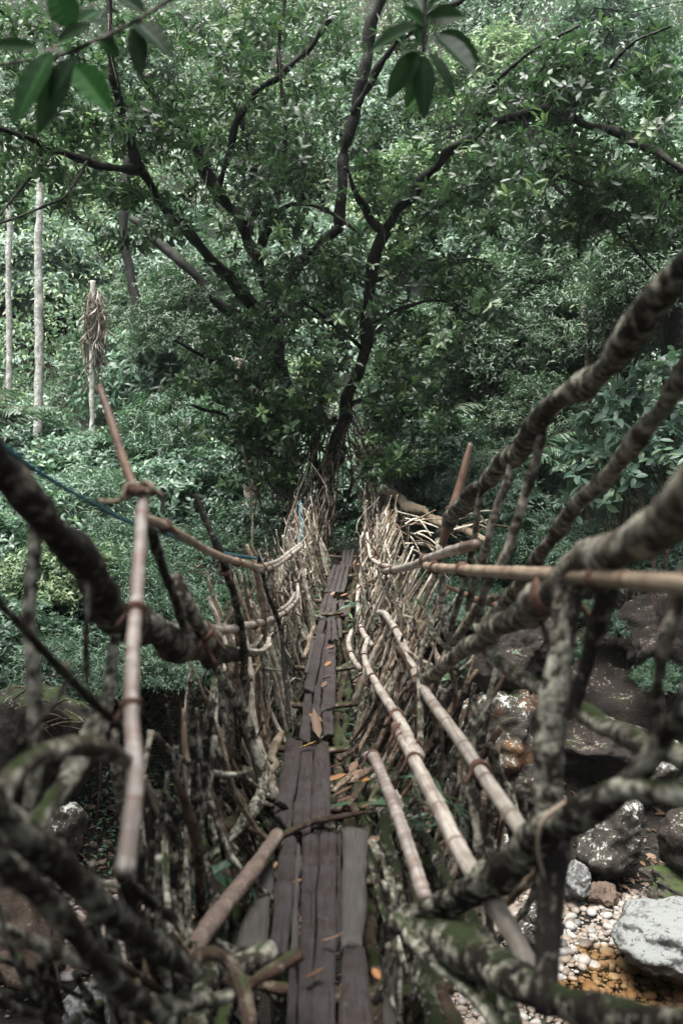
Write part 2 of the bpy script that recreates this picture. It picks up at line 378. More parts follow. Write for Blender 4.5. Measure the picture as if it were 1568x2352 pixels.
def whorls(c, axis, per, L, W, rng, spread=(45, 85), full=True, curl=(.1, .5), bright=None, obov=.5):
    """leaf rosettes at the twig ends"""
    n = len(c); axis = unit(axis)
    t = np.where(np.abs(axis[:, 2:3]) < .9, np.array([[0, 0, 1.0]]), np.array([[1.0, 0, 0]])); u = unit(np.cross(axis, t)); v = np.cross(axis, u)
    B, D, Nn, R = [], [], [], []
    ph0 = rng.uniform(0, 6.28, n)
    br = rng.random(n) ** 1.4 * .95 if bright is None else bright
    for k in range(per):
        keep = rng.random(n) < .9
        ph = ph0 + k * 2.4 + rng.normal(0, .25, n); th = np.radians(rng.uniform(*spread, n))[:, None]
        ra = np.cos(ph)[:, None] * u + np.sin(ph)[:, None] * v
        d = axis * np.cos(th) + ra * np.sin(th); nn = axis * np.sin(th) - ra * np.cos(th)
        off = -axis * (k * .012)
        B.append((c + off)[keep]); D.append(d[keep]); Nn.append((nn + rng.normal(0, .25, (n, 3)))[keep]); R.append(np.clip(br + rng.normal(0, .12, n), 0, 1)[keep])
    B = np.vstack(B); D = np.vstack(D); Nn = np.vstack(Nn); R = np.concatenate(R); m = len(B)
    return leaf_arrays(B, D, Nn, rng.uniform(*L, m), rng.uniform(*W, m), .22, rng.uniform(*curl, m), full, R, obov)

def leaf_obj(name, arrs, mat, parent=None, origin=None):
    V, Q, T, R, k = [], [], [], [], 0
    for v, q, t, r in arrs:
        V.append(v); Q.append(q + k); T.append(t + k); R.append(r); k += len(v)
    o = mesh_obj(name, np.vstack(V), np.vstack(Q), np.vstack(T), None, mat, None, np.concatenate(R), smooth=False, origin=(ORG[parent.name] if parent is not None else np.zeros(3)) if origin is None else np.array(origin))
    if parent is not None: o.parent = parent; o.location = (0, 0, 0)
    return o
ORD = 'first second third fourth fifth sixth seventh eighth ninth tenth eleventh twelfth thirteenth fourteenth fifteenth sixteenth seventeenth eighteenth nineteenth twentieth'.split()
def ordinal(i):
    if i < 20: return ORD[i]
    t, u = divmod(i + 1, 10); tens = ['', '', 'twenty', 'thirty', 'forty', 'fifty', 'sixty', 'seventy', 'eighty', 'ninety'][t]
    return tens[:-1] + 'ieth' if u == 0 else tens + '-' + ORD[u - 1]

# ------------------------------------------------------------------ terrain
def sstep(x): x = np.clip(x, 0, 1); return x * x * (3 - 2 * x)
def ground_z(x, y):
    x = np.asarray(x, float); y = np.asarray(y, float)
    yl = y + 2.2 * sstep((-x - 1.6) / 2.5) - .6 * sstep((x - 2) / 3)
    z = 3.2 * sstep((yl - 11.2) / 5.6) + np.maximum(0, y - 26) * .62 + np.maximum(0, y - 36) * .25
    z = z + 3.1 * sstep((1.2 - y) / 2.6)
    z = z + .10 * np.sin(x * 1.7 + y * .6) + .08 * np.sin(x * .7 - y * 1.9) + .05 * np.sin(x * 4.1 + y * 3.3)
    z = z - .32 * np.exp(-((x - 3.7) / 1.9) ** 2 - ((y - 8.0) / 1.15) ** 2)
    return z + np.abs(x) ** 1.5 * .02 * sstep((np.abs(x) - 5) / 4)
xs = np.concatenate([np.linspace(-90, -14, 24), np.linspace(-13, 13, 105), np.linspace(14, 90, 24)])
ys = np.concatenate([np.linspace(-40, -3, 12), np.linspace(-2, 24, 105), np.linspace(25, 110, 50)])
X, Y = np.meshgrid(xs, ys); Z = ground_z(X, Y)
nx, ny = len(xs), len(ys)
i = (np.arange(ny - 1)[:, None] * nx + np.arange(nx - 1)[None, :]).ravel()
kind(mesh_obj('ground', np.stack([X, Y, Z], -1).reshape(-1, 3), np.stack([i, i + 1, i + nx + 1, i + nx], 1), None, None, 'ground'), 'structure', 'shade-darkened forest soil of the stream banks and hillside')

# pebbles of the stream bed (one mass) and the shallow water over them
def ico(sub=1):
    import bmesh
    bm = bmesh.new(); bmesh.ops.create_icosphere(bm, subdivisions=sub, radius=1); bm.verts.ensure_lookup_table()
    v = np.array([x.co[:] for x in bm.verts]); f = np.array([[y.index for y in x.verts] for x in bm.faces]); bm.free(); return v, f
def pebbles():
    rng = np.random.default_rng(3); v0, f0 = ico(2); n = 17000
    x = np.concatenate([rng.uniform(.6, 6.5, n - n // 8), rng.normal(-2.4, .35, n // 8)]); y = np.concatenate([rng.uniform(7.4, 10.9, n - n // 8), rng.normal(9.9, .5, n // 8)]); m_ = x + (y - 7.4) * .0 > 0; y = np.where((x > 0) & (x < 1.6) & (y > 9.8), y - 2.2, y)
    s = np.exp(rng.normal(math.log(.019), .58, n)); s = np.clip(s, .008, .11)
    sc = s[:, None] * rng.uniform([.8, .75, .45], [1.35, 1.2, .8], (n, 3)); a = rng.uniform(0, 6.28, n)
    d = 1 + .10 * rng.standard_normal((n, len(v0), 1))
    d = 1 + .22 * np.sin(v0 @ rng.normal(0, 1.4, (3, n)) + rng.uniform(0, 6, n)).T[:, :, None]
    V = v0[None] * d * sc[:, None, :]
    V = np.stack([V[..., 0] * np.cos(a)[:, None] - V[..., 1] * np.sin(a)[:, None], V[..., 0] * np.sin(a)[:, None] + V[..., 1] * np.cos(a)[:, None], V[..., 2]], -1)
    V += np.stack([x, y, ground_z(x, y) + sc[:, 2] * .55], -1)[:, None, :]
    F = f0[None] + (np.arange(n) * len(v0))[:, None, None]
    # paler gravel on the bar, ochre stones towards the pool
    r = np.clip(rng.normal(.5, .27, n), 0, 1); wet = ((x - 3.7) / 2.0) ** 2 + ((y - 8.0) / 1.25) ** 2 + rng.normal(0, .15, n) < 1.0
    pale = rng.random(n) < .24 * (~wet) * (x > 0); r[pale] = rng.uniform(.70, .88, pale.sum()); r[wet] = np.clip(rng.normal(.5, .14, wet.sum()), .1, .7)
    o = mesh_obj('pebbles', V.reshape(-1, 3), None, F.reshape(-1, 3), None, 'pebble', None, np.repeat(r, len(v0)))
    kind(o, 'stuff', 'white and ochre pebbles covering the stream bed')
pebbles()
wx, wy = np.meshgrid(np.linspace(2.0, 9, 40), np.linspace(3.2, 9.6, 40)); i = (np.arange(39)[:, None] * 40 + np.arange(39)).ravel()
kind(mesh_obj('water', np.stack([wx, wy, np.full_like(wx, .01)], -1).reshape(-1, 3), np.stack([i, i + 1, i + 41, i + 40], 1), None, None, 'water'), 'structure', 'clear shallow water of the stream pool')

# ------------------------------------------------------------------ boulders
from mathutils import noise as MN
def boulder(x0, x1, y0, y1, d, mat, label, depth=1.0, seed=0, flat=.0, name='boulder'):
    rng = np.random.default_rng(seed + 100); v, f = ico(5)
    if d is None:
        for d in np.arange(6, 22, .05):
            q = P((x0 + x1) / 2, y1, d)
            if q[2] < ground_z(q[0], q[1]) - .04: break
    a, b = P(x0, (y0 + y1) / 2, d), P(x1, (y0 + y1) / 2, d); t, u = P((x0 + x1) / 2, y0, d), P((x0 + x1) / 2, y1, d)
    w, h = np.linalg.norm(b - a) / 2, abs(t[2] - u[2]) / 2
    r = np.ones(len(v))
    for k in range(9):                                   # facets
        n = unit(rng.normal(0, 1, 3)); c = rng.uniform(.60, .88); dd = v @ n; r = np.where(dd * r > c, c / np.maximum(dd, 1e-3), r)
    for k, am in ((1.5, .10), (3, .06), (6, .03), (13, .016)):
        for _ in range(4): r = r + am * .6 * np.sin(v @ rng.normal(0, k, 3) + rng.uniform(0, 6))
    off = Vector(rng.uniform(0, 50, 3))
    r = r + np.array([.11 * MN.fractal(Vector(q) * 2.6 + off, .9, 2.1, 6) + .035 * MN.fractal(Vector(q) * 9 + off, .8, 2.1, 4) for q in v])
    V = v * r[:, None]; V /= np.abs(V).max(0)
    V[:, 2] = np.where(V[:, 2] > 0, V[:, 2] * (1 - flat * V[:, 2] ** 2), V[:, 2])
    c = (t + u) / 2; V = V * np.array((w, max(w, h) * depth, h)) + c
    o = mesh_obj(name, V, None, f, None, mat, origin=np.array((c[0], c[1], c[2] - h)))
    return tag(o, label, 'boulder')
boulder(1015, 1260, 1570, 1800, None, 'rock_rust', 'angular boulder with an orange stained top and white lichen flecks', seed=1)
boulder(1390, 1720, 2050, 2235, None, 'rock_white', 'broad flat boulder crusted white with lichen above the pool', seed=2, flat=.35)
boulder(1446, 1640, 1975, 2075, None, 'rock_moss', 'green mossy rock behind the broad white boulder', seed=3)
boulder(1090, 1190, 1885, 2005, None, 'rock_lichen', 'grey rounded boulder under the thick handrail fork', seed=4)
boulder(1315, 1490, 1795, 2030, None, 'rock_lichen', 'tall dark boulder with white lichen patch above the pebble bar', seed=5)
boulder(1280, 1370, 1975, 2085, None, 'rock_white', 'small pale lichen boulder at the foot of the tall dark one', seed=6)
boulder(945, 1030, 1800, 1990, None, 'rock_brown', 'brown boulder seen between the two long rail poles', seed=7)
boulder(985, 1075, 1980, 2060, None, 'rock_lichen', 'low lichen rock below the brown boulder', seed=8)
boulder(1500, 1760, 1800, 2040, None, 'rock_dark', 'dark boulder behind the green mossy rock', seed=9)
boulder(1170, 1300, 2075, 2190, None, 'rock_lichen', 'half buried grey rock among the pebbles', seed=10, flat=.3)
boulder(1160, 1290, 1740, 1900, None, 'rock_dark', 'small dark boulder beside the orange stained one', seed=11)
boulder(1330, 1420, 2025, 2085, None, 'rock_brown', 'little brown stone in front of the tall dark boulder', seed=12)
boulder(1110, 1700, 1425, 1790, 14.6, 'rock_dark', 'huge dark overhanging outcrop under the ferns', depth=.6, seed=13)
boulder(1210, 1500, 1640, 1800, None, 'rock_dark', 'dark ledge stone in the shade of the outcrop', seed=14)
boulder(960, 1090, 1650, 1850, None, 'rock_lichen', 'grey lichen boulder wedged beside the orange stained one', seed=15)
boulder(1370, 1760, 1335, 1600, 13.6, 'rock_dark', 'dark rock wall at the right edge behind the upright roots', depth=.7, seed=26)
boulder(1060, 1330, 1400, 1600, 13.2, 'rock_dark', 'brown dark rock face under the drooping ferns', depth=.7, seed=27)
boulder(1420, 1600, 1690, 1850, None, 'rock_lichen', 'dim boulder between outcrop and mossy rock at right', seed=28)
boulder(1090, 1200, 1800, 1900, None, 'rock_brown', 'brown stone wedged between orange stained and grey rounded boulders', seed=29)
boulder(1200, 1300, 1880, 1990, None, 'rock_lichen', 'lichen stone between the grey rounded and tall dark boulders', seed=30)
boulder(1060, 1150, 2030, 2100, None, 'rock_lichen', 'small grey stone at the left end of the pebble bar', seed=31)
boulder(-120, 250, 1535, 1880, 9.4, 'rock_moss', 'large mossy boulder with dead twigs on its top', seed=16)
boulder(-60, 150, 2030, 2310, None, 'rock_brown', 'smooth brown boulder on the shaded stream bed', seed=17)
boulder(130, 260, 2240, 2420, None, 'rock_white', 'pale rock beside the smooth brown boulder', seed=18)
boulder(270, 350, 2190, 2300, None, 'rock_lichen', 'small flat grey rock behind the crossing dark roots', seed=19)
boulder(60, 200, 1820, 2010, None, 'rock_lichen', 'lichen boulder below the large mossy one', seed=20)
boulder(240, 420, 1780, 1960, None, 'rock_dark', 'dark boulder in the shade under the bridge', seed=21)
boulder(400, 540, 1900, 2080, None, 'rock_moss', 'mossy stone under the bridge deck', seed=22)
boulder(900, 1010, 2200, 2330, None, 'rock_dark', 'dark stone almost under the planks', seed=23)
boulder(340, 470, 2130, 2260, None, 'rock_brown', 'brown cobble boulder under the foot stick', seed=24)
boulder(700, 900, 1330, 1400, 17.6, 'rock_moss', 'mossy stone at the foot of the fig tree', seed=25)

# ------------------------------------------------------------------ deck
DY = np.array([0, 2.6, 3.5, 5, 7, 9, 11, 13, 15, 16.6, 18.5]); DZ = np.array([3.42, 3.40, 3.36, 3.20, 3.03, 2.95, 2.97, 3.08, 3.24, 3.36, 3.38])
DXY = np.array([0, 2.7, 4.3, 6, 7.5, 9.5, 12, 14.5, 16.5]); DX = np.array([-.0, -.017, -.08, -.21, -.2, -.16, -.1, 0, .11])
def deckz(y): return np.interp(y, DY, DZ)
def deckx(y): return np.interp(y, DXY, DX)
def hit(x, y, lift=0.0):
    lo, hi = .8, 19.0
    for _ in range(50):
        m = (lo + hi) / 2; p = P(x, y, m)
        if p[2] - deckz(p[1]) > lift: lo = m
        else: hi = m
    return P(x, y, lo)
PL = [  # far-left, far-right, near-right, near-left corners on the deck, colour, label
 ((658,1693),(694,1702),(667,1901),(631,1862),0,'leftmost of three long planks just past the crossing stick'),
 ((693,1712),(721,1714),(712,1897),(670,1900),0,'middle of three long planks just past the crossing stick'),
 ((723,1712),(755,1702),(759,1892),(714,1896),0,'rightmost of three long planks past the crossing stick'),
 ((601,2005),(634,1960),(612,2182),(536,2165),1,'greenish short plank beside the leaning foot stick'),
 ((645,1916),(681,1922),(663,2190),(620,2172),0,'short plank with a rounded near end, touching the greenish plank'),
 ((681,1940),(693,1940),(683,2196),(665,2195),1,'thin bluish strip between two near planks'),
 ((694,1912),(730,1912),(711,2600),(683,2600),0,'narrow plank left of the wide cracked near plank'),
 ((732,1910),(773,1910),(769,2600),(712,2600),0,'wide near plank with a dry curled leaf on it'),
 ((786,1898),(846,1903),(831,2166),(785,2163),1,'wide mossy edged plank along the right of the near deck'),
 ((786,2172),(836,2174),(882,2600),(771,2600),0,'dark blue grey plank at the very near right of the deck'),
 ((668,2200),(682,2200),(682,2600),(640,2600),0,'dark narrow plank at the near left edge of the deck'),
 ((880,2195),(905,2195),(925,2600),(887,2600),1,'loose dark plank sunk beside the near deck'),
 ((774,1915),(785,1912),(784,2160),(775,2160),0,'thin sunken strip beside the mossy edged plank'),
 ((700,1590),(717,1592),(712,1702),(686,1688),0,'short narrow plank left of the big dry leaf'),
 ((722,1575),(738,1575),(735,1668),(716,1672),0,'narrow plank leading to the big dry leaf'),
 ((748,1478),(771,1484),(769,1619),(738,1632),0,'dark broad plank with a jagged near end, mid bridge'),
 ((739,1634),(763,1630),(766,1680),(744,1684),0,'short blue grey plank right of the big dry leaf'),
 ((726,1452),(747,1454),(719,1584),(697,1577),0,'broad plank with a lifted dark lip, mid bridge left'),
 ((749,1450),(757,1450),(738,1590),(722,1588),0,'thin plank in the leaf filled gap mid bridge'),
 ((716,1466),(724,1468),(711,1545),(700,1540),1,'green algae strip on the left of the mid bridge'),
 ((735,1419),(750,1419),(738,1458),(721,1453),0,'left short plank right after the small crossbar'),
 ((752,1415),(760,1415),(760,1466),(749,1463),0,'short splintered plank after the small crossbar'),
 ((762,1415),(770,1415),(776,1466),(762,1469),0,'right splintered plank after the small crossbar'),
 ((774,1420),(783,1420),(786,1460),(778,1462),0,'rightmost offcut after the small crossbar'),
 ((746,1364),(758,1360),(742,1406),(729,1404),0,'left plank just beyond the small crossbar'),
 ((759,1357),(768,1357),(758,1406),(743,1407),0,'middle plank just beyond the small crossbar'),
 ((763,1374),(774,1374),(771,1406),(759,1407),0,'short plank tucked beyond the small crossbar'),
 ((776,1377),(789,1377),(798,1409),(781,1411),0,'skewed plank sliding off right beyond the crossbar'),
 ((765,1296),(774,1296),(754,1357),(743,1357),0,'leftmost of four far planks near the tree'),
 ((775,1296),(784,1296),(766,1357),(755,1357),0,'second of four far planks near the tree'),
 ((785,1296),(794,1296),(779,1357),(767,1357),0,'third of four far planks near the tree'),
 ((795,1296),(803,1296),(791,1357),(780,1357),0,'rightmost of four far planks near the tree'),
 ((788,1262),(796,1262),(790,1299),(782,1299),0,'left end plank at the dark tree gate'),
 ((797,1262),(805,1262),(799,1299),(791,1299),0,'middle end plank at the dark tree gate'),
 ((806,1262),(814,1262),(807,1299),(800,1299),0,'right end plank at the dark tree gate'),
]
def plank(k, cs, green, label):
    rng = np.random.default_rng(k + 500)
    lift = .008 + .009 * (k % 3) + (.02 if k in (4, 5, 17, 15) else 0)
    A, B, Cc, D = [hit(x, y, lift) for x, y in cs]
    Ln = np.linalg.norm((A + B) / 2 - (Cc + D) / 2); nl, nw = max(10, int(Ln / .06)), 5; th = rng.uniform(.024, .036)
    t = np.linspace(0, 1, nl + 1)[:, None]
    el = np.interp(np.linspace(0, 1, nl + 1), np.linspace(0, 1, 9), rng.normal(0, .0035, 9)); er = np.interp(np.linspace(0, 1, nl + 1), np.linspace(0, 1, 9), rng.normal(0, .0035, 9))
    Lp = A * (1 - t) + D * t; Rp = B * (1 - t) + Cc * t
    for arr in (Lp, Rp): arr[:, 2] = deckz(arr[:, 1]) + lift
    Lp[:, 0] += el; Rp[:, 0] += er
    top = []
    cup = rng.uniform(-.004, .006)
    for j in range(nw + 1):
        w = j / nw; row = Lp * (1 - w) + Rp * w
        row = row + np.array((0, 0, 1)) * (cup * (1 - (2 * w - 1) ** 2) - (.006 if j in (0, nw) else 0) + rng.normal(0, .0022, (nl + 1, 1)))
        row[0] += np.array((0, 1, 0)) * rng.normal(0, .012); row[-1] += np.array((0, 1, 0)) * rng.normal(0, .014); row[-1, 2] += rng.normal(-.004, .004)
        top.append(row)
    top = np.stack(top, 1); bot = top - np.array((0, 0, th)); n = (nl + 1) * (nw + 1)
    V = np.vstack([top.reshape(-1, 3), bot.reshape(-1, 3)])
    ii = (np.arange(nl)[:, None] * (nw + 1) + np.arange(nw)).ravel()
    Q = [np.stack([ii, ii + nw + 1, ii + nw + 2, ii + 1], 1), np.stack([ii, ii + 1, ii + nw + 2, ii + nw + 1], 1) + n]
    e = np.arange(nl) * (nw + 1); Q.append(np.stack([e, e + n, e + nw + 1 + n, e + nw + 1], 1)); e = e + nw; Q.append(np.stack([e, e + nw + 1, e + nw + 1 + n, e + n], 1))
    e = np.arange(nw); Q.append(np.stack([e, e + 1, e + 1 + n, e + n], 1)); e = e + nl * (nw + 1); Q.append(np.stack([e, e + n, e + 1 + n, e + 1], 1))
    u = np.stack([np.broadcast_to(np.linspace(0, 1, nw + 1) * .5 + k * .37, (nl + 1, nw + 1)), np.broadcast_to((np.linspace(0, Ln, nl + 1) + k * 1.3)[:, None], (nl + 1, nw + 1))], -1).reshape(-1, 2)
    o = mesh_obj('plank', V, np.vstack(Q), None, None, 'deck_green' if green else 'deck_wood', np.vstack([u, u]), smooth=False, origin=V.mean(0))
    tag(o, label, 'plank', 'weathered planks of the bridge deck')
for k, (a, b, c, d, g, lab) in enumerate(PL): plank(k, (a, b, c, d), g, lab)

# transverse bearers under the planks and the sticks lying on the deck
for k, y in enumerate((2.9, 3.8, 4.9, 6.2, 7.6, 9.1, 10.8, 12.4, 14.0, 15.4)):
    x = deckx(y); z = deckz(y) - .045
    stem('bearer', 'rough bearer stick across the root cradle, %s from the near end' % ordinal(k), 'stick', [(x - .34, y + .04, z + .02), (x, y, z - .01), (x + .36, y - .03, z + .03)], [.022, .026, .02], 'bark_brown', 'bearer sticks under the planks', knob=.1)
rng = np.random.default_rng(41)
for k in range(24):
    q = (k + .5) / 24; lat = -.46 + .92 * q; y = np.array((1.2, 3.2, 5.4, 7.8, 10.2, 12.6, 15.2, 17.0)); dep = .10 + .30 * (abs(lat) < .3) * rng.uniform(.3, 1) + rng.uniform(-.03, .05)
    pts = [(deckx(b) + lat * 1.05 + rng.normal(0, .06), b, deckz(b) - dep + (abs(lat) / .46) ** 2 * .12 + rng.normal(0, .03)) for b in y]; r = rng.uniform(.020, .042)
    mt = ['bark_dark', 'bark_brown', 'bark_moss'][k % 3]
    stem('cradle_root', '%s root running lengthwise under the planks, %s from the left flank' % (['dark', 'brown', 'mossy'][k % 3], ordinal(k)), 'root', pts, [r] * len(pts), mt, 'lengthwise roots cradling the planks', None, 8, .14, 0, .6, seed=4200 + k)
def on(x, y, l=0.03): return hit(x, y, l)
stem('foot_stick', 'stout brown stick slanting from the near left root onto the planks', 'stick', [on(405, 2240, .14), on(500, 2100, .12), on(580, 2000, .10), on(636, 1918, .08)], [.031, .031, .030, .027], 'foot_wood', knob=.05)
stem('crossing_stick', 'thin brown stick lying right across the near planks', 'stick', [on(632, 1925, .05), on(720, 1888, .05), on(790, 1874, .045), on(856, 1864, .04)], [.013, .015, .014, .011], 'bark_brown', knob=.1)
stem('crossbar', 'small brown crossbar stick lying over the mid bridge planks', 'stick', [on(730, 1412, .03), on(760, 1411, .035), on(787, 1408, .03)], [.018, .02, .016], 'bark_brown', knob=.1)
for k, (a, b, lab) in enumerate([((790,1860),(835,1800),'knobbly litter stick right of the long planks'),((765,1820),(812,1772),'brown litter stick nearest the long planks'),((775,1745),(828,1712),'dark short stick among litter beside the long planks'),((800,1800),(860,1760),'grey litter stick beside the dry leaves'),((812,1850),(822,1880),'pale stick stub touching the crossing stick'),((540,1870),(620,1935),'thin twig behind the leaning foot stick')]):
    stem('litter_stick', lab, 'stick', [on(*a, .0), on((a[0]+b[0])/2, (a[1]+b[1])/2, .03), on(*b, .02)], [.016, .018, .012], ('bark_brown', 'stick_tan')[k % 2], 'sticks lying in the litter', knob=.15)

# fallen leaves
def fallen(x, y, size, ang, mat, label, width=.5, lift=.03, curl=.5, rnd=.5):
    b = on(x, y, lift); d = np.array([[math.cos(ang), math.sin(ang), .08]]); rng = np.random.default_rng(int(x * 7 + y))
    n = np.array([[rng.normal(0, .25), rng.normal(0, .25), 1]])
    V, Q, T, R = leaf_arrays(np.array([b]) - d * size / 2, d, n, np.array([size]), np.array([size * width]), .35, -curl * .5, True, np.array([rnd]))
    V[:, 2] += .012; o = mesh_obj('fallen_leaf', V, Q, T, None, mat, None, R, smooth=True, origin=b)
    so = o.modifiers.new('thickness', 'SOLIDIFY'); so.thickness = .0012
    tag(o, label, 'leaf', 'fallen leaves on the bridge')
fallen(707, 1719, .105, .15, 'leaf_yellow', 'bright yellow fallen leaf lying across two planks', .42, .03)
fallen(727, 1683, .26, 1.75, 'leaf_dead', 'largest dry curled brown leaf lying in the plank gap', .26, .03, .9, .5)
fallen(724, 1655, .14, 2.4, 'leaf_dead', 'pinkish dry leaf piece just beyond the largest brown leaf', .5, .04, .3, .55)
fallen(763, 2172, .09, -.5, 'leaf_dead', 'curled straw coloured leaf on the wide near plank', .22, .035, .9, .8)
fallen(682, 2033, .035, .3, 'leaf_dead', 'small orange leaf chip on the bluish strip', .6, .03, .4, .97)
fallen(633, 1995, .04, 1.4, 'leaf_dead', 'tiny tan leaf beside the foot stick', .5, .03, .4, .8)
fallen(722, 2252, .07, .2, 'leaf_dead', 'dull brown crumpled leaf near the bottom of the deck', .5, .03, .6, .35)
fallen(865, 2248, .05, 2.0, 'leaf_dead', 'orange leaf at the edge of the nearest right plank', .5, .02, .4, .96)
fallen(858, 1942, .07, .8, 'leaf_dead', 'pale star shaped dry leaf on the mossy plank corner', .8, .03, .5, .7)
fallen(783, 1858, .12, -.3, 'leaf_broad', 'grey green leaf in the litter by the crossing stick', .4, .0, .4, .5)
for k, (x, y, s, a, r) in enumerate([(770,1797,.13,0,.9),(800,1810,.14,-.6,.55),(815,1790,.12,.8,.6),(785,1830,.13,.4,.45),(840,1800,.09,-.9,.98),(768,1770,.12,.1,.3),(810,1770,.11,1.2,.5),(795,1845,.10,.2,.4),(752,1530,.10,.9,.97),(749,1560,.09,.3,.5),(744,1578,.10,1.2,.45),(757,1492,.12,.2,.4),(760,1503,.09,-.4,.7),(764,1368,.12,1.2,.8),(790,1370,.10,.2,.85),(738,1425,.10,.4,.5),(748,1352,.12,.1,.6),(820,1300,.10,.8,.98)]):
    fallen(x, y, s, a, 'leaf_dead', '%s dry fallen leaf, %s from the near end of the leaf litter' % (('orange' if r > .95 else 'tan' if r > .6 else 'brown'), ordinal(k)), .45, .0 if y > 1750 else .02, .5, r)

# ------------------------------------------------------------------ bamboo rails
RB = 'bamboo rails of the bridge'
root('bamboo_rail', 'tan bamboo rail along the left top, tied to the tall banded stake', 'bamboo pole', [(330,1188,2.35,26),(400,1219,2.7,24),(480,1267,3.4,22),(535,1288,4.2,20),(592,1303,5.6,18),(610,1301,6.0,16)], 'bamboo_tan', group=RB, knob=.03, nodes=.42, sides=10, binds=((.07,3),(.55,2),(.93,3)), seed=1)
root('bamboo_rail', 'pale bamboo rail end curving up beyond the left tan rail', 'bamboo pole', [(560,1291,5.2,15),(597,1309,5.7,15),(635,1297,7.6,15),(668,1274,9.8,12),(692,1254,11.4,10)], 'bamboo_pale', group=RB, knob=.03, nodes=.42, sides=10, binds=((.25,3),(.7,3)), seed=2)
root('bamboo_rail', 'second slim pale pole doubling the far left rail', 'bamboo pole', [(600,1300,5.9,11),(640,1287,8.0,12),(665,1268,9.9,10),(690,1249,11.5,9)], 'bamboo_pale', group=RB, knob=.03, nodes=.42, sides=8, seed=3)
root('bamboo_rail', 'tan bamboo rail lower on the left, wedged in the knotted root', 'bamboo pole', [(462,1436,3.2,28),(510,1448,3.7,25),(570,1436,4.9,21),(620,1424,6.3,17),(650,1409,7.6,14)], 'bamboo_pale', group=RB, knob=.03, nodes=.42, sides=10, binds=((.45,2),(.8,2)), seed=4)
root('bamboo_rail', 'pale curved pole ending the lower left rail', 'bamboo pole', [(625,1421,6.4,13),(655,1405,7.7,13),(682,1375,9.6,11),(684,1343,10.2,9)], 'bamboo_pale', group=RB, knob=.03, nodes=.42, sides=10, binds=((.3,3),(.6,2)), seed=5)
root('bamboo_rail', 'slim pole above the end of the lower left rail', 'bamboo pole', [(640,1403,7.2,10),(664,1385,8.6,10),(678,1362,9.6,9)], 'bamboo_pale', group=RB, knob=.03, nodes=.42, sides=8, seed=6)
root('bamboo_rail', 'thick pale bamboo rail running straight to the right edge', 'bamboo pole', [(1640,1350,1.2,70),(1568,1344,1.36,62),(1480,1336,1.58,55),(1300,1322,2.15,43),(1110,1312,3.35,32),(1010,1305,4.7,26),(978,1300,5.4,22)], 'bamboo_tan', group=RB, knob=.025, nodes=.48, sides=16, binds=((.36,3),(.72,2),(.9,2)), seed=7)
root('bamboo_rail', 'short brown bamboo rail with a broken dark end at the right', 'bamboo pole', [(1093,1251,3.9,30),(1040,1264,4.4,28),(990,1281,5.6,25),(940,1301,7.2,22),(885,1311,9.4,17),(872,1303,10.0,13)], 'bamboo_pale', group=RB, knob=.04, nodes=.42, sides=10, binds=((.35,3),(.75,2),(.9,2)), seed=8)
root('bamboo_rail', 'pale pole end bent up beyond the short brown rail', 'bamboo pole', [(900,1303,8.8,13),(873,1296,9.8,13),(852,1281,10.6,10),(846,1255,11.5,8),(843,1225,12.4,8)], 'bamboo_pale', group=RB, knob=.03, nodes=.42, sides=8, binds=((.2,3),(.45,2)), seed=9)
root('bamboo_rail', 'long pale bamboo rail sloping to the thick root fork at right', 'bamboo pole', [(868,1407,8.8,15),(885,1412,8.0,18),(915,1460,6.8,22),(950,1540,5.4,26),(985,1603,4.6,30),(1050,1692,3.7,36),(1110,1782,3.1,40),(1180,1882,2.55,45),(1232,1965,2.25,48)], 'bamboo_pale', group=RB, knob=.03, nodes=.42, sides=16, binds=((.28,2),(.56,3),(.86,4)), seed=10)
root('bamboo_rail', 'bent far pole above the middle right rail', 'bamboo pole', [(823,1343,11.8,10),(821,1375,10.9,12),(824,1410,10.0,14),(832,1450,9.0,15),(853,1482,8.2,15)], 'bamboo_pale', group=RB, knob=.03, nodes=.42, sides=8, binds=((.35,2),(.75,2)), seed=11)
root('bamboo_rail', 'middle right pale rail, upper bent piece with dark ties', 'bamboo pole', [(846,1465,8.4,13),(836,1495,7.8,16),(842,1530,7.0,18),(872,1585,5.8,24),(921,1662,4.6,30),(944,1712,4.1,33)], 'bamboo_pale', group=RB, knob=.03, nodes=.42, sides=10, binds=((.22,2),(.48,2),(.82,3)), seed=12)
root('bamboo_rail', 'middle right rail, lower long grey pole reaching past the mossy root', 'bamboo pole', [(910,1668,4.6,30),(950,1745,3.9,37),(1000,1842,3.2,43),(1060,1962,2.72,49),(1112,2042,2.5,53),(1180,2152,2.3,56),(1235,2262,2.15,58)], 'bamboo_pale', group=RB, knob=.03, nodes=.42, sides=16, binds=((.06,5),(.3,2)), seed=13)
root('bamboo_rail', 'short bent pole right of the far plank edge', 'bamboo pole', [(808,1447,9.0,11),(800,1475,8.6,14),(808,1508,8.0,15),(826,1537,7.2,16)], 'bamboo_pale', group=RB, knob=.03, nodes=.42, sides=8, binds=((.5,2),), seed=14)
root('bamboo_rail', 'purple banded bamboo pole low beside the right of the deck', 'bamboo pole', [(838,1738,4.75,24),(858,1742,4.5,30),(884,1800,4.0,31),(930,1922,3.3,37),(975,2062,2.85,41)], 'bamboo_band', group=RB, knob=.03, nodes=.11, sides=16, binds=((.12,2),), seed=15)

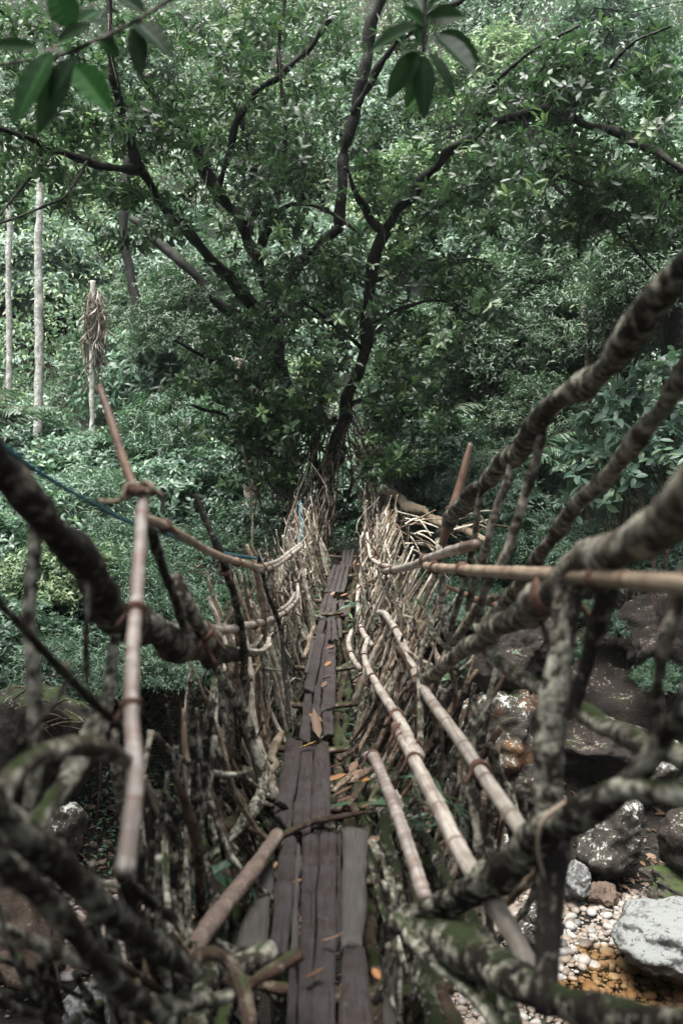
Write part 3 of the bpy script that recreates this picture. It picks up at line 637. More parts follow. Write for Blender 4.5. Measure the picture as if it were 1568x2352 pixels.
# stakes
root('bamboo_stake', 'tall pale banded stake with a broken orange end, standing before the left rail', 'stake', [(330,1126,2.25,28),(325,1200,2.2,30),(319,1300,2.12,30),(312,1400,2.02,32),(305,1500,1.94,33),(302,1640,1.85,36),(308,1720,1.8,38),(311,1800,1.76,40),(301,1900,1.72,43),(287,2012,1.68,46)], 'bamboo_band', knob=.03, nodes=.10, sides=16, binds=((.42,2),(.66,2)), seed=20)
root('brown_stake', 'red brown stick rising above the knot of the left rail', 'stake', [(229,890,2.6,19),(250,950,2.55,22),(275,1030,2.45,24),(303,1108,2.32,26),(318,1135,2.3,26)], 'bamboo_red', knob=.05, nodes=.3, sides=10, seed=21)
root('brown_stake', 'orange brown pointed stake above the right root handrail', 'stake', [(1080,1018,5.0,11),(1070,1060,5.0,20),(1055,1118,5.0,25),(1035,1180,5.0,26),(1015,1250,5.1,22)], 'bamboo_red', knob=.05, nodes=.25, sides=10, binds=((.62,2),), seed=22)
root('knot_rope', 'grey rope knotted round the top of the tall banded stake', 'rope', [(228,1150,2.35,9),(265,1151,2.33,10),(300,1140,2.3,12),(322,1124,2.26,16),(345,1122,2.24,15),(366,1136,2.28,11),(375,1160,2.32,9),(376,1180,2.35,8)], 'rope', knob=.1, binds=((.52,4),), bmat='rope', seed=23)
root('knot_ring', 'frayed brown rope collar at the joint of stake and left rail', 'rope', [(290,1122,2.3,20),(312,1128,2.22,24),(336,1122,2.24,22),(350,1132,2.3,16)], 'binding', knob=.2, binds=((.3,3),(.7,3)), bmat='rope', seed=24)
root('blue_rope', 'dark teal rope stretched along the left side below the bamboo rail', 'rope', [(-40,1000,1.7,15),(90,1085,1.95,14),(210,1155,2.3,12),(300,1200,2.7,10),(420,1240,3.3,9),(500,1268,4.0,8),(590,1283,5.2,6)], 'rope_blue', knob=.06, seed=25)
root('hanging_rope', 'light blue cord hanging on the far left bundle of sticks', 'rope', [(686,1262,11.6,3),(690,1235,11.7,3),(694,1200,12,3),(688,1180,12.2,3),(690,1150,12.6,3)], 'rope_cyan', knob=.06, seed=26)

# ------------------------------------------------------------------ living roots, near left
RL = 'living roots woven into the left side'; RR = 'living roots woven into the right side'
root('living_root', 'thick dark root sweeping down from the left edge into the knot', 'root', [(-60,1010,1.6,88),(0,1085,1.72,90),(60,1150,1.8,92),(115,1215,1.9,96),(165,1265,2.0,86),(210,1322,2.12,80),(250,1385,2.3,72),(290,1425,2.5,64),(335,1450,2.75,76),(395,1470,3.0,80),(450,1482,3.3,62),(500,1505,3.9,42),(545,1502,4.8,26),(580,1492,5.4,18)], 'bark_dark', group=RL, knob=.16, wiggle=.5, sides=16, seed=30)
root('living_root', 'pale knotty root stub on top of the dark left root knot', 'root', [(330,1400,2.7,40),(345,1430,2.7,52),(380,1460,2.9,60),(425,1470,3.1,58),(452,1490,3.2,48)], 'bark_lichen', group=RL, knob=.22, wiggle=.4, sides=16, binds=((.85,3),), seed=31)
root('living_root', 'dark stick crossing the left railing behind the banded stake', 'root', [(338,1210,2.6,19),(368,1285,2.7,24),(403,1370,2.8,22),(425,1455,3.0,20)], 'bark_dark', group=RL, knob=.15, wiggle=.4, sides=10, seed=32)
root('living_root', 'sawn grey stub leaning into the left knot', 'root', [(404,1318,3.0,24),(428,1385,3.0,30),(458,1438,3.1,36),(480,1478,3.2,38)], 'bark_grey', group=RL, knob=.1, sides=10, binds=((.8,3),), seed=33)
root('living_root', 'dark twisted stick standing between the two left rails', 'root', [(450,1135,3.9,13),(468,1185,3.9,16),(492,1245,3.9,18),(520,1325,3.95,20),(545,1390,4.1,20),(556,1450,4.3,19),(560,1520,4.5,18)], 'bark_dark', group=RL, knob=.12, wiggle=.5, sides=9, binds=((.32,2),), seed=34)
root('living_root', 'grey stick behind the joint of the left rails', 'root', [(565,1250,5.6,9),(580,1290,5.6,13),(595,1350,5.6,15),(606,1410,5.7,15),(612,1470,5.8,15)], 'stick_tan', group=RL, knob=.12, wiggle=.5, seed=35)
root('living_root', 'thin black root crossing behind the far left rail joint', 'root', [(592,1275,5.9,8),(605,1330,6,11),(625,1390,6.1,11),(645,1450,6.3,11),(655,1560,6.2,12),(668,1680,6.0,12)], 'bark_dark', group=RL, knob=.12, wiggle=.3, seed=36)
root('living_root', 'straight dark branch slanting down from the left edge', 'root', [(-40,1350,1.45,22),(0,1388,1.5,23),(60,1450,1.58,24),(110,1505,1.66,25),(160,1556,1.75,24),(215,1612,1.9,24),(262,1655,2.0,22),(300,1690,2.1,20)], 'bark_dark', group=RL, knob=.08, seed=37)
root('living_root', 'pale crooked side twig hanging off the straight dark branch', 'root', [(152,1520,1.74,14),(158,1545,1.74,15),(140,1592,1.72,15),(95,1655,1.7,14),(45,1705,1.68,12)], 'bark_grey', group=RL, knob=.1, seed=38)
root('living_root', 'vertical lichen covered root near the left edge', 'root', [(78,1175,1.9,26),(80,1260,1.9,30),(74,1360,1.9,32),(72,1470,1.9,34),(76,1600,1.9,34),(78,1760,1.9,36),(60,1900,1.9,34)], 'bark_lichen', group=RL, knob=.12, wiggle=.4, sides=10, seed=39)
root('living_root', 'thin grey hanging root under the dark left root', 'root', [(203,1325,2.1,14),(202,1400,2.1,15),(197,1480,2.1,15),(198,1570,2.15,14)], 'bark_grey', group=RL, knob=.12, wiggle=.4, seed=40)
root('living_root', 'short lichen root from the dark root knot down to the curved root', 'root', [(275,1420,2.5,24),(262,1490,2.45,27),(250,1570,2.4,26),(240,1640,2.35,28),(228,1720,2.3,28)], 'bark_lichen', group=RL, knob=.15, wiggle=.5, sides=10, seed=41)
root('living_root', 'brown arched root at the left edge below the mossy boulder', 'root', [(-20,1880,1.4,46),(10,1810,1.45,48),(55,1755,1.5,50),(115,1727,1.58,52),(190,1716,1.66,50),(250,1730,1.72,38),(315,1765,1.8,30)], 'bark_grey', group=RL, knob=.1, wiggle=.3, sides=16, seed=42)
root('living_root', 'grey diagonal root crossing behind the brown arch', 'root', [(245,1610,2.2,38),(205,1690,2.1,42),(150,1788,1.95,48),(105,1858,1.85,54),(60,1930,1.75,54),(0,2010,1.65,50)], 'bark_lichen', group=RL, knob=.15, wiggle=.4, sides=16, seed=43)
root('living_root', 'broad dark root slanting across the lower left corner', 'root', [(-60,1815,1.3,74),(0,1878,1.38,74),(100,1968,1.5,72),(200,2052,1.65,68),(300,2132,1.8,62),(380,2192,1.95,58),(450,2235,2.1,52)], 'bark_moss', group=RL, knob=.1, wiggle=.3, sides=16, seed=44)
root('living_root', 'second dark root parallel below the broad lower left one', 'root', [(-60,1905,1.25,56),(0,1965,1.3,56),(100,2055,1.42,56),(180,2142,1.52,56),(240,2218,1.6,56),(300,2288,1.7,58),(370,2330,1.8,56)], 'bark_moss', group=RL, knob=.12, wiggle=.3, sides=16, seed=45)
root('living_root', 'lichen spotted root lying flat at the bottom left', 'root', [(290,2330,1.9,54),(340,2308,1.95,50),(410,2308,2.05,42),(470,2300,2.15,38),(525,2288,2.25,34)], 'bark_lichen', group=RL, knob=.15, sides=10, seed=46)
root('living_root', 'brown hooked root rising and falling beside the near planks', 'root', [(440,2230,2.3,26),(462,2192,2.35,32),(500,2192,2.4,34),(535,2222,2.4,34),(558,2275,2.35,34),(572,2340,2.3,34),(578,2400,2.25,34)], 'bark_brown', group=RL, knob=.1, wiggle=.2, sides=16, seed=47)
root('living_root', 'stubby grey root log tucked under the greenish plank', 'root', [(525,2228,2.6,46),(570,2205,2.65,46),(625,2180,2.7,42)], 'bark_lichen', group=RL, knob=.1, sides=16, seed=48)
root('living_root', 'brown root running under the near left plank', 'root', [(565,2268,2.55,30),(620,2232,2.62,32),(685,2190,2.7,32)], 'bark_brown', group=RL, knob=.12, sides=10, seed=49)
root('living_root', 'crooked lichen root hooking down left of the crossing stick', 'root', [(450,1488,3.9,18),(490,1530,4.0,20),(522,1580,4.1,22),(560,1640,4.2,22),(590,1715,4.25,26),(606,1770,4.25,28),(604,1815,4.2,30),(578,1866,4.1,31),(545,1905,4.0,24),(500,1950,3.9,19),(455,1985,3.8,16),(398,2007,3.7,13)], 'bark_lichen', group=RL, knob=.12, wiggle=.2, sides=10, seed=50)
root('living_root', 'orange brown forked root stub beside the long planks', 'root', [(648,1682,5.6,14),(632,1712,5.5,20),(622,1740,5.45,22),(634,1755,5.4,18),(615,1775,5.35,22),(603,1790,5.3,20)], 'stick_straw', group=RL, knob=.12, sides=9, seed=51)
root('living_root', 'pale short root on the left edge of the mid bridge planks', 'root', [(722,1437,8.8,9),(712,1465,8.6,11),(706,1490,8.5,11),(697,1512,8.3,12)], 'stick_straw', group=RL, knob=.14, sides=8, seed=52)
for k, t in enumerate([[(540,1495,4.9,12),(575,1487,5.2,13),(592,1475,5.4,12),(600,1460,5.5,9)], [(555,1500,4.9,12),(592,1500,5.2,13),(612,1484,5.4,12),(618,1466,5.5,9)], [(558,1492,4.8,11),(600,1495,5.1,12),(620,1480,5.3,10)]]):
    root('living_root', ['upper', 'middle', 'lowest'][k] + ' pale finger like root curling up on the left', 'root', t, 'stick_pale', group=RL, knob=.1, sides=8, seed=53 + k)
# roots filling the left flank below the rail
rng = np.random.default_rng(11); ys = np.sort(rng.uniform(2.15, 6.4, 92))
for k, y in enumerate(ys):
    top = np.array((deckx(y) * .6 - rng.uniform(.42, .62), y + rng.normal(0, .12), deckz(y) + rng.uniform(.35, .72) - .1 * (y < 3))); ln = rng.normal(.15, .3)
    bot = np.array((deckx(y) - rng.uniform(.14, .40), y + ln, deckz(y) - rng.uniform(.05, .8)))
    m1 = top * .66 + bot * .34 + np.array((-rng.uniform(0, .10), rng.normal(0, .07), 0)); m2 = top * .33 + bot * .67 + np.array((-rng.uniform(0, .12), rng.normal(0, .07), 0)); r = rng.uniform(.007, .019)
    mt = ['bark_dark', 'bark_moss', 'bark_brown', 'bark_lichen', 'bark_dark', 'stick_tan', 'bark_moss', 'bark_grey'][k % 8]
    stem('hanging_root', '%s root slanting down the left flank to the planks, %s from the near end' % ({'bark_dark': 'dark', 'bark_moss': 'mossy', 'bark_brown': 'brown', 'bark_lichen': 'lichen spotted', 'stick_tan': 'tan', 'bark_grey': 'grey'}[mt], ordinal(k)), 'root', [top, m1, m2, bot], [r * .7, r, r * 1.1, r * 1.2], mt, 'roots slanting down the left flank', None, 8, .16, 0, .9, seed=200 + k)
for k in range(22):
    x = rng.uniform(-60, 300); y = rng.uniform(1900, 2330); d = np.interp(x, [0, 560], [1.6, 2.9]) + rng.uniform(0, .9); a = rng.uniform(.3, 1.5); L = rng.uniform(140, 260); w = rng.uniform(12, 34) * 1.9 / d
    mt = ['bark_dark', 'bark_moss', 'bark_dark', 'bark_lichen'][k % 4]
    root('hanging_root', '%s root in the dim tangle under the left roots, %s of the tangle' % ({'bark_dark': 'dark', 'bark_moss': 'mossy', 'bark_lichen': 'lichen spotted'}[mt], ordinal(k)), 'root', [(x, y, d, w), (x + L * .4 * math.cos(a) + rng.normal(0, 15), y + L * .4 * math.sin(a), d + .1, w), (x + L * math.cos(a), y + L * math.sin(a), d + .2, w * .9)], mt, group='roots in the lower left tangle', knob=.14, wiggle=.5, sides=8, seed=260 + k)

# ------------------------------------------------------------------ living roots, near right
root('living_root', 'mossy root handrail climbing from the bridge to the upper right corner', 'root', [(1680,500,1.75,92),(1568,628,1.95,82),(1500,705,2.1,74),(1440,772,2.25,68),(1385,835,2.45,62),(1330,885,2.65,56),(1268,930,2.9,54),(1240,962,3.05,52),(1195,1032,3.4,48),(1130,1092,3.85,43),(1070,1152,4.5,38),(1030,1200,5.1,30),(1010,1240,5.6,24),(1000,1300,6.0,20)], 'bark_moss', group=RR, knob=.14, wiggle=.4, sides=18, seed=60)
root('living_root', 'slim root parallel below the mossy handrail at right', 'root', [(1660,740,1.9,56),(1568,862,2.1,50),(1500,962,2.3,45),(1400,1082,2.6,40),(1300,1192,3.0,36),(1232,1282,3.3,30),(1172,1370,3.6,28),(1128,1420,3.9,26),(1090,1470,4.2,22)], 'bark_grey', group=RR, knob=.12, wiggle=.3, sides=16, seed=61)
root('living_root', 'thickest pale root crossing behind the straight right bamboo rail', 'root', [(1680,1110,1.3,120),(1568,1172,1.5,112),(1500,1205,1.62,108),(1410,1256,1.8,96),(1340,1300,2.05,84),(1245,1388,2.5,70),(1180,1424,2.9,62),(1122,1448,3.3,50),(1075,1485,3.8,38),(1030,1520,4.3,32),(985,1560,4.8,28),(945,1580,5.2,24)], 'bark_grey', group=RR, knob=.13, wiggle=.4, sides=18, binds=((.62,2),), seed=62)
root('living_root', 'white banded root crossing below the thickest right one', 'root', [(1095,1438,3.6,22),(1118,1465,3.4,26),(1150,1510,3.2,30),(1210,1572,2.9,36),(1280,1608,2.65,40),(1380,1662,2.3,46),(1470,1702,2.1,50),(1568,1732,1.9,55),(1660,1760,1.75,58)], 'bark_lichen', group=RR, knob=.16, wiggle=.4, sides=16, seed=63)
root('living_root', 'thick upright lichen root post right of the long rail', 'root', [(1335,1290,2.1,48),(1312,1370,2.1,52),(1292,1460,2.1,56),(1280,1540,2.1,60),(1275,1620,2.1,66),(1270,1740,2.1,70),(1265,1830,2.1,62),(1258,1895,2.1,54)], 'bark_lichen', group=RR, knob=.12, wiggle=.2, sides=18, seed=64)
root('living_root', 'left strand of the upright lichen post', 'root', [(1292,1330,2.15,40),(1287,1400,2.12,42),(1284,1480,2.1,40),(1282,1550,2.1,36)], 'bark_grey', group=RR, knob=.12, sides=10, seed=65)
root('living_root', 'dark strut leaning from the bamboo rail to the lichen post', 'root', [(1405,1310,2.0,44),(1392,1380,2.02,44),(1365,1460,2.05,42),(1338,1550,2.07,38),(1310,1640,2.08,36)], 'bark_dark', group=RR, knob=.1, sides=10, seed=66)
root('living_root', 'thin brown twig leaning on the lichen post', 'root', [(1238,1420,2.6,14),(1258,1470,2.5,17),(1280,1520,2.35,17),(1290,1580,2.2,14)], 'bark_brown', group=RR, knob=.1, seed=67)
root('living_root', 'grey upright root close to the right edge', 'root', [(1590,1300,1.75,36),(1560,1390,1.78,34),(1532,1480,1.8,32),(1515,1570,1.85,30),(1508,1660,1.9,32)], 'bark_grey', group=RR, knob=.12, wiggle=.3, sides=10, seed=68)
root('living_root', 'long dark root from the right edge down into the fork', 'root', [(1660,1490,1.85,52),(1568,1612,1.65,52),(1505,1715,1.75,52),(1455,1795,1.82,56),(1395,1845,1.9,66),(1310,1888,2.0,74),(1245,1918,2.1,78),(1180,1975,2.25,62),(1085,2040,2.45,56),(985,2082,2.65,54),(925,2112,2.75,46),(890,2150,2.85,34)], 'bark_moss', group=RR, knob=.14, wiggle=.3, sides=18, binds=((.56,2),), seed=69)
root('living_root', 'pale arm reaching from the fork to the right edge', 'root', [(1660,1832,1.6,52),(1568,1826,1.68,52),(1490,1818,1.76,50),(1420,1812,1.85,48),(1370,1850,1.92,44)], 'bark_lichen', group=RR, knob=.1, sides=16, seed=70)
root('living_root', 'second mossy strand twisted under the fork root', 'root', [(1300,1920,2.1,44),(1220,1975,2.25,44),(1150,2030,2.4,42),(1060,2075,2.55,40),(975,2110,2.7,36),(935,2150,2.8,34)], 'bark_moss', group=RR, knob=.14, wiggle=.4, sides=10, seed=71)
root('living_root', 'dark upright root dropping from the fork to the bottom root', 'root', [(1270,1925,2.12,74),(1263,2020,2.1,66),(1260,2120,2.05,62),(1256,2220,2.0,58),(1252,2330,1.95,58)], 'bark_dark', group=RR, knob=.1, sides=16, seed=72)
root('living_root', 'fat mossy root along the bottom right', 'root', [(930,2105,2.75,50),(975,2135,2.65,66),(1040,2172,2.5,92),(1120,2222,2.3,104),(1200,2268,2.1,92),(1285,2298,1.95,84),(1400,2322,1.8,82),(1568,2345,1.6,84),(1660,2362,1.5,84)], 'bark_moss', group=RR, knob=.14, wiggle=.3, sides=18, binds=((.62,2),), seed=73)
root('living_root', 'lichen speckled root crossing under the fat mossy one', 'root', [(915,2110,2.7,34),(955,2165,2.6,36),(1000,2218,2.5,36),(1070,2275,2.35,36),(1130,2335,2.2,36),(1180,2400,2.1,36)], 'bark_lichen', group=RR, knob=.15, wiggle=.4, sides=10, seed=74)
root('living_root', 'tan looping vine draped over the root fork', 'root', [(1310,1835,1.98,9),(1285,1850,1.96,11),(1250,1878,1.95,13),(1235,1920,1.96,12),(1236,1965,1.98,11),(1250,2020,2.0,9)], 'bamboo_tan', group=RR, knob=.06, seed=75)
root('living_root', 'lichen ringed twig beside the near right planks', 'root', [(853,1935,3.6,16),(875,1975,3.5,19),(897,2030,3.35,20),(915,2085,3.2,20),(930,2135,3.05,18)], 'bark_lichen', group=RR, knob=.16, sides=9, seed=76)
root('living_root', 'mossy twig left of the lichen ringed one by the planks', 'root', [(845,1960,3.6,12),(858,2010,3.5,14),(872,2065,3.35,14),(890,2125,3.2,14),(905,2180,3.1,13)], 'bark_moss', group=RR, knob=.16, sides=8, seed=77)
root('living_root', 'thin wavy root hanging in front of the orange stained boulder', 'root', [(1140,1530,3.9,13),(1124,1600,3.9,14),(1100,1680,3.9,15),(1078,1740,3.9,15),(1062,1830,3.9,15),(1050,1910,3.9,16),(1032,1990,3.9,14),(1020,2060,3.8,12)], 'bark_lichen', group=RR, knob=.14, wiggle=.4, sides=8, seed=78)
root('living_root', 'dark strut from the mossy handrail to the straight bamboo rail', 'root', [(1246,960,3.05,22),(1240,1010,3.1,24),(1222,1075,3.15,22),(1190,1180,3.2,22),(1152,1288,3.25,22),(1115,1345,3.4,20),(1098,1440,3.6,18)], 'bark_grey', group=RR, knob=.1, wiggle=.2, sides=9, seed=79)
root('living_root', 'second strut under the mossy handrail, left of the first', 'root', [(1175,1045,3.5,18),(1165,1100,3.5,18),(1140,1165,3.55,20),(1118,1240,3.6,20),(1090,1330,3.8,18),(1075,1400,4.0,16)], 'bark_grey', group=RR, knob=.1, wiggle=.2, sides=9, seed=80)
root('living_root', 'third thin strut hanging from the mossy handrail', 'root', [(1112,1105,4.0,12),(1100,1150,4.05,14),(1094,1200,4.1,14),(1085,1260,4.2,15),(1070,1330,4.4,14),(1040,1420,4.6,14),(1030,1470,4.7,13)], 'bark_grey', group=RR, knob=.1, wiggle=.3, sides=9, seed=81)
root('living_root', 'pale forked root joining the railing below the rail crossing', 'root', [(1005,1240,5.3,15),(1012,1330,5.1,15),(1016,1400,5.0,18),(1028,1455,4.9,22),(1036,1478,4.85,22)], 'bark_grey', group=RR, knob=.12, wiggle=.2, sides=10, seed=82)
root('living_root', 'second arm of the pale forked root', 'root', [(1036,1474,4.85,20),(1060,1450,4.7,18),(1085,1415,4.5,18),(1105,1390,4.3,18),(1140,1372,4.0,16)], 'bark_grey', group=RR, knob=.12, wiggle=.2, sides=10, seed=83)
root('living_root', 'reddish broken stick end behind the right struts', 'root', [(1022,1345,5.4,10),(1060,1362,5.2,14),(1095,1378,5.0,20),(1150,1392,4.8,18)], 'bamboo_red', group=RR, knob=.1, seed=84)
root('living_root', 'light bamboo stub at the elbow of the middle right rail', 'root', [(918,1690,4.4,34),(945,1712,4.2,34),(962,1738,4.0,34)], 'bamboo_pale', group=RR, knob=.08, nodes=.1, sides=10, binds=((.2,4),(.6,3)), seed=85)
rng = np.random.default_rng(21)
for k in range(26):                                     # tangle under the right rails
    t = k / 26; x = 840 + 320 * t + rng.normal(0, 14); y = 1560 + 60 * t + rng.uniform(-40, 60); d = np.interp(t, [0, 1], [6.6, 3.9]) + rng.uniform(-.3, .4)
    dx = -(70 + 60 * t) * rng.uniform(.5, 1.3); dy = rng.uniform(160, 300) * 5 / (d + .8); w = rng.uniform(9, 18) * 4.5 / d; mt = ['bark_lichen', 'bark_moss', 'bark_grey', 'bark_dark', 'bark_brown'][k % 5]
    root('hanging_root', '%s root in the right flank under the long rail, %s from the far end' % ({'bark_dark': 'dark', 'bark_moss': 'mossy', 'bark_brown': 'brown', 'bark_lichen': 'lichen spotted', 'bark_grey': 'grey'}[mt], ordinal(k)), 'root',
         [(x, y, d, w), (x + dx * .3 + rng.normal(0, 8), y + dy * .4, d, w), (x + dx + rng.normal(0, 6), y + dy, d + .1, w * .9)], mt, group='roots hanging in the right flank', knob=.13, wiggle=.6, sides=8, seed=300 + k)
for k in range(12):
    x = rng.uniform(860, 960); y = rng.uniform(1950, 2250); d = rng.uniform(2.6, 3.6); w = rng.uniform(9, 18); mt = ['bark_lichen', 'bark_moss', 'bark_dark'][k % 3]
    root('hanging_root', '%s rootlet beside the near right planks, %s of the cluster' % (['lichen ringed', 'mossy', 'dark'][k % 3], ordinal(k)), 'root', [(x, y, d, w), (x + rng.normal(10, 20), y + 90, d, w), (x + rng.normal(30, 40), y + 210, d - .1, w * .8)], mt, group='rootlets beside the near planks', knob=.16, wiggle=.5, seed=340 + k)

# ------------------------------------------------------------------ stick railings (both sides, from mid bridge to the tree)
def railing(side, n, seed, y0, y1, grp):
    rng = np.random.default_rng(seed); ys = np.sort(y0 + (y1 - y0) * (np.arange(n) + rng.uniform(-.4, .4, n)) / n)
    word = 'left' if side < 0 else 'right'
    for k, y in enumerate(ys):
        xb = deckx(y) + side * (rng.uniform(.27, .42) if side > 0 else rng.uniform(.17, .34)); xt = deckx(y) * .6 + side * (rng.uniform(.64, .86) if side > 0 else rng.uniform(.48, .70)) * np.interp(y, [4, 10, 17], [1.02, 1, .88])
        zb = deckz(y) - rng.uniform(.02, .25); h = rng.uniform(.6, 1.12) - .12 * sstep((y - 11) / 4)
        zt = deckz(y) + h; lean = rng.normal(.08, .20)
        mid = np.array(((xb + xt) / 2 + rng.normal(0, .03), y + lean * .5 + rng.normal(0, .03), (zb + zt) / 2))
        r = rng.uniform(.009, .023)
        c = rng.random(); m, wd = ('stick_pale', 'pale') if c < .42 + .02 * (y - 6) else ('stick_tan', 'tan') if c < .72 else ('bark_brown', 'brown') if c < .82 else ('bark_lichen', 'lichen ringed')
        b = []
        if k % 3 == 0: b.append((rng.uniform(.55, .8), 2))
        stem('railing_stick', '%s upright stick of the %s railing, %s from %s' % (wd, word, ordinal(k if k < n // 2 else n - 1 - k), 'its near end' if k < n // 2 else 'the fig gate'), 'stick', [(xb, y, zb), mid, (xt, y + lean, zt)], [r * 1.15, r, r * .5], m, grp, None, 7, .13, 0, 1.0, b, seed=seed + k + 1)
railing(-1, 104, 1000, 4.9, 15.2, 'upright sticks of the left railing')
railing(1, 112, 2000, 4.7, 15.4, 'upright sticks of the right railing')
rng = np.random.default_rng(77)
for s, grp in ((-1, 'loose grey roots in the far left thicket'), (1, 'loose grey roots in the far right thicket')):   # wavy pale roots before the gate
    for k in range(76):
        y = rng.uniform(9.0, 16.6); xb = deckx(y) + s * rng.uniform(.25, .62); zb = deckz(y) + rng.uniform(-.4, .3); h = rng.uniform(.35, .95) * (1 + .2 * sstep((y - 13) / 3)); r = rng.uniform(.007, .015)
        pts = [(xb, y, zb)]
        for q in (.3, .6, 1): pts.append((xb + s * rng.normal(.06 * q, .07), y + rng.normal(0, .1), zb + h * q))
        o = stem('thicket_root', 'wavy pale root in the far %s thicket before the tree' % ('left' if s < 0 else 'right'), 'root', pts, [r, r, r * .9, r * .6], ['stick_tan', 'bark_grey', 'stick_pale', 'bark_brown', 'bark_lichen', 'bark_dark', 'bark_grey'][k % 7], grp, None, 6, .14, 0, 1.3, seed=3000 + k + (100 if s > 0 else 0))
for k in range(96):                                      # long thin roots woven through the upright sticks
    s = -1 if k % 2 else 1; y = rng.uniform(4.2, 13.5); h = rng.uniform(.1, .85); L = rng.uniform(.9, 2.4); dz = rng.normal(0, .28); r = rng.uniform(.006, .016)
    pts = [(deckx(y + q * L) * (1 - h * .4) + s * ((.36 if s > 0 else .24) + .34 * (h + dz * q)) + rng.normal(0, .035), y + q * L, deckz(y + q * L) + h + dz * q + rng.normal(0, .05)) for q in (0, .25, .5, .75, 1)]
    stem('weave_root', 'thin root woven lengthwise through the %s railing, %s from the near end' % ('left' if s < 0 else 'right', ordinal(k // 2)), 'root', pts, [r, r, r, r * .9, r * .6], ['stick_pale', 'bark_grey', 'stick_tan', 'bark_brown'][(k // 2) % 4], 'thin roots woven through the railings', None, 6, .12, 0, .8, seed=3900 + k)
for k in range(64):                                      # looping roots that hang between the rails and fill the flanks
    s = -1 if k % 3 == 0 else 1; y = rng.uniform(2.9, 8.5); L = rng.uniform(.3, 1.3) * rng.choice([-1, 1]); r = rng.uniform(.006, .016); zt = deckz(y) + rng.uniform(.25, .8); dp = rng.uniform(.35, 1.0)
    la, lb = rng.uniform(.42, .72), rng.uniform(.30, .60)
    pts = [(deckx(y) * .8 + s * la, y, zt), (deckx(y) * .8 + s * (la + rng.uniform(-.05, .12)), y + L * .3, zt - dp * .55), (deckx(y) * .8 + s * (lb + rng.uniform(-.08, .06)), y + L * .65, zt - dp), (deckx(y + L) * .8 + s * (lb + rng.uniform(-.05, .15)), y + L, zt - dp * rng.uniform(.45, 1.3))]
    mt = ['bark_grey', 'bark_lichen', 'bark_brown', 'bark_moss', 'bark_dark', 'stick_tan'][(k // 2) % 6]
    stem('loop_root', '%s looping root in the %s flank between rail and planks, %s there' % ({'bark_grey': 'grey', 'bark_lichen': 'lichen spotted', 'bark_brown': 'brown', 'bark_moss': 'mossy', 'bark_dark': 'dark', 'stick_tan': 'tan'}[mt], 'left' if s < 0 else 'right', ordinal(k // 3 if s < 0 else k - k // 3 - 1)), 'root', pts, [r, r * 1.1, r, r * .7], mt, 'looping roots in the bridge flanks', None, 7, .16, 0, 1.0, seed=4400 + k)
# arched gate of aerial roots round the fig trunk
for k in range(140):
    s = -1 if k % 2 else 1; y = rng.uniform(15.2, 18.0); x0 = .1 + s * rng.uniform(.28, .95); z0 = deckz(y) - .1; h = rng.uniform(.5, 1.6); r = rng.uniform(.007, .018)
    pts = [(x0, y, z0), (x0 + s * rng.uniform(-.02, .12), y + rng.normal(0, .1), z0 + h * .4), (x0 * .92 + rng.normal(0, .10), y + .1, z0 + h * .75), (x0 * .78 + rng.normal(0, .14), y + .25, z0 + h * 1.05)]
    if k % 6 != 5: pts[3] = (-.02 + x0 * .30 + rng.normal(0, .16), 16.9 + rng.normal(0, .15), z0 + rng.uniform(1.3, 2.5)); pts[2] = (x0 * .82 + rng.normal(0, .07), (y + 16.9) / 2, z0 + (pts[3][2] - z0) * .62)
    stem('gate_root', 'thin aerial root of the dim gate around the fig trunk', 'root', pts, [r, r, r * .9, r * .7], ['bark_brown', 'stick_tan', 'bark_grey', 'bark_dark', 'bark_grey', 'stick_pale', 'bark_brown'][k % 7], 'aerial roots of the gate at the fig tree', None, 6, .12, 0, .7, seed=3300 + k)
root('buttress_root', 'straw coloured shaggy buttress root sloping right from the gate', 'root', [(868,1118,16.2,20),(905,1140,15.8,26),(950,1168,15.3,26),(1000,1192,14.8,22),(1060,1215,14.2,18),(1120,1245,13.6,12)], 'stick_straw', knob=.25, wiggle=.4, sides=16, seed=90)
for k in range(26):
    x = rng.uniform(890, 1110); y = rng.uniform(1165, 1260); d = rng.uniform(13, 15.5); a = rng.uniform(-.5, .9); L = rng.uniform(40, 120)
    root('tangle_root', 'thin pale root of the tangle under the straw coloured buttress', 'root', [(x, y, d, 5), (x + L * .5 * math.cos(a), y + L * .5 * math.sin(a) - 8, d, 4.5), (x + L * math.cos(a), y + L * math.sin(a) + rng.normal(0, 12), d - .2, 3)], ['stick_tan', 'stick_pale', 'bark_brown'][k % 3], group='pale roots tangled below the buttress', knob=.15, wiggle=.6, sides=6, seed=3500 + k)

rng = np.random.default_rng(55)
for k in range(14):
    x = rng.uniform(20, 240); y = rng.uniform(1560, 1700); a = rng.uniform(-.6, .7); L = rng.uniform(50, 140); d = 8.1 + .002 * (y - 1560)
    root('dead_twig', 'dead pale twig lying on the large mossy boulder, %s of the scatter' % ordinal(k), 'twig', [(x, y, d, 4), (x + L * .5 * math.cos(a), y + L * .5 * math.sin(a) - 8, d - .03, 5), (x + L * math.cos(a), y + L * math.sin(a), d, 3)], ['stick_tan', 'bark_brown'][k % 2], group='dead twigs on the mossy boulder', knob=.1, wiggle=.5, sides=5, seed=5000 + k)

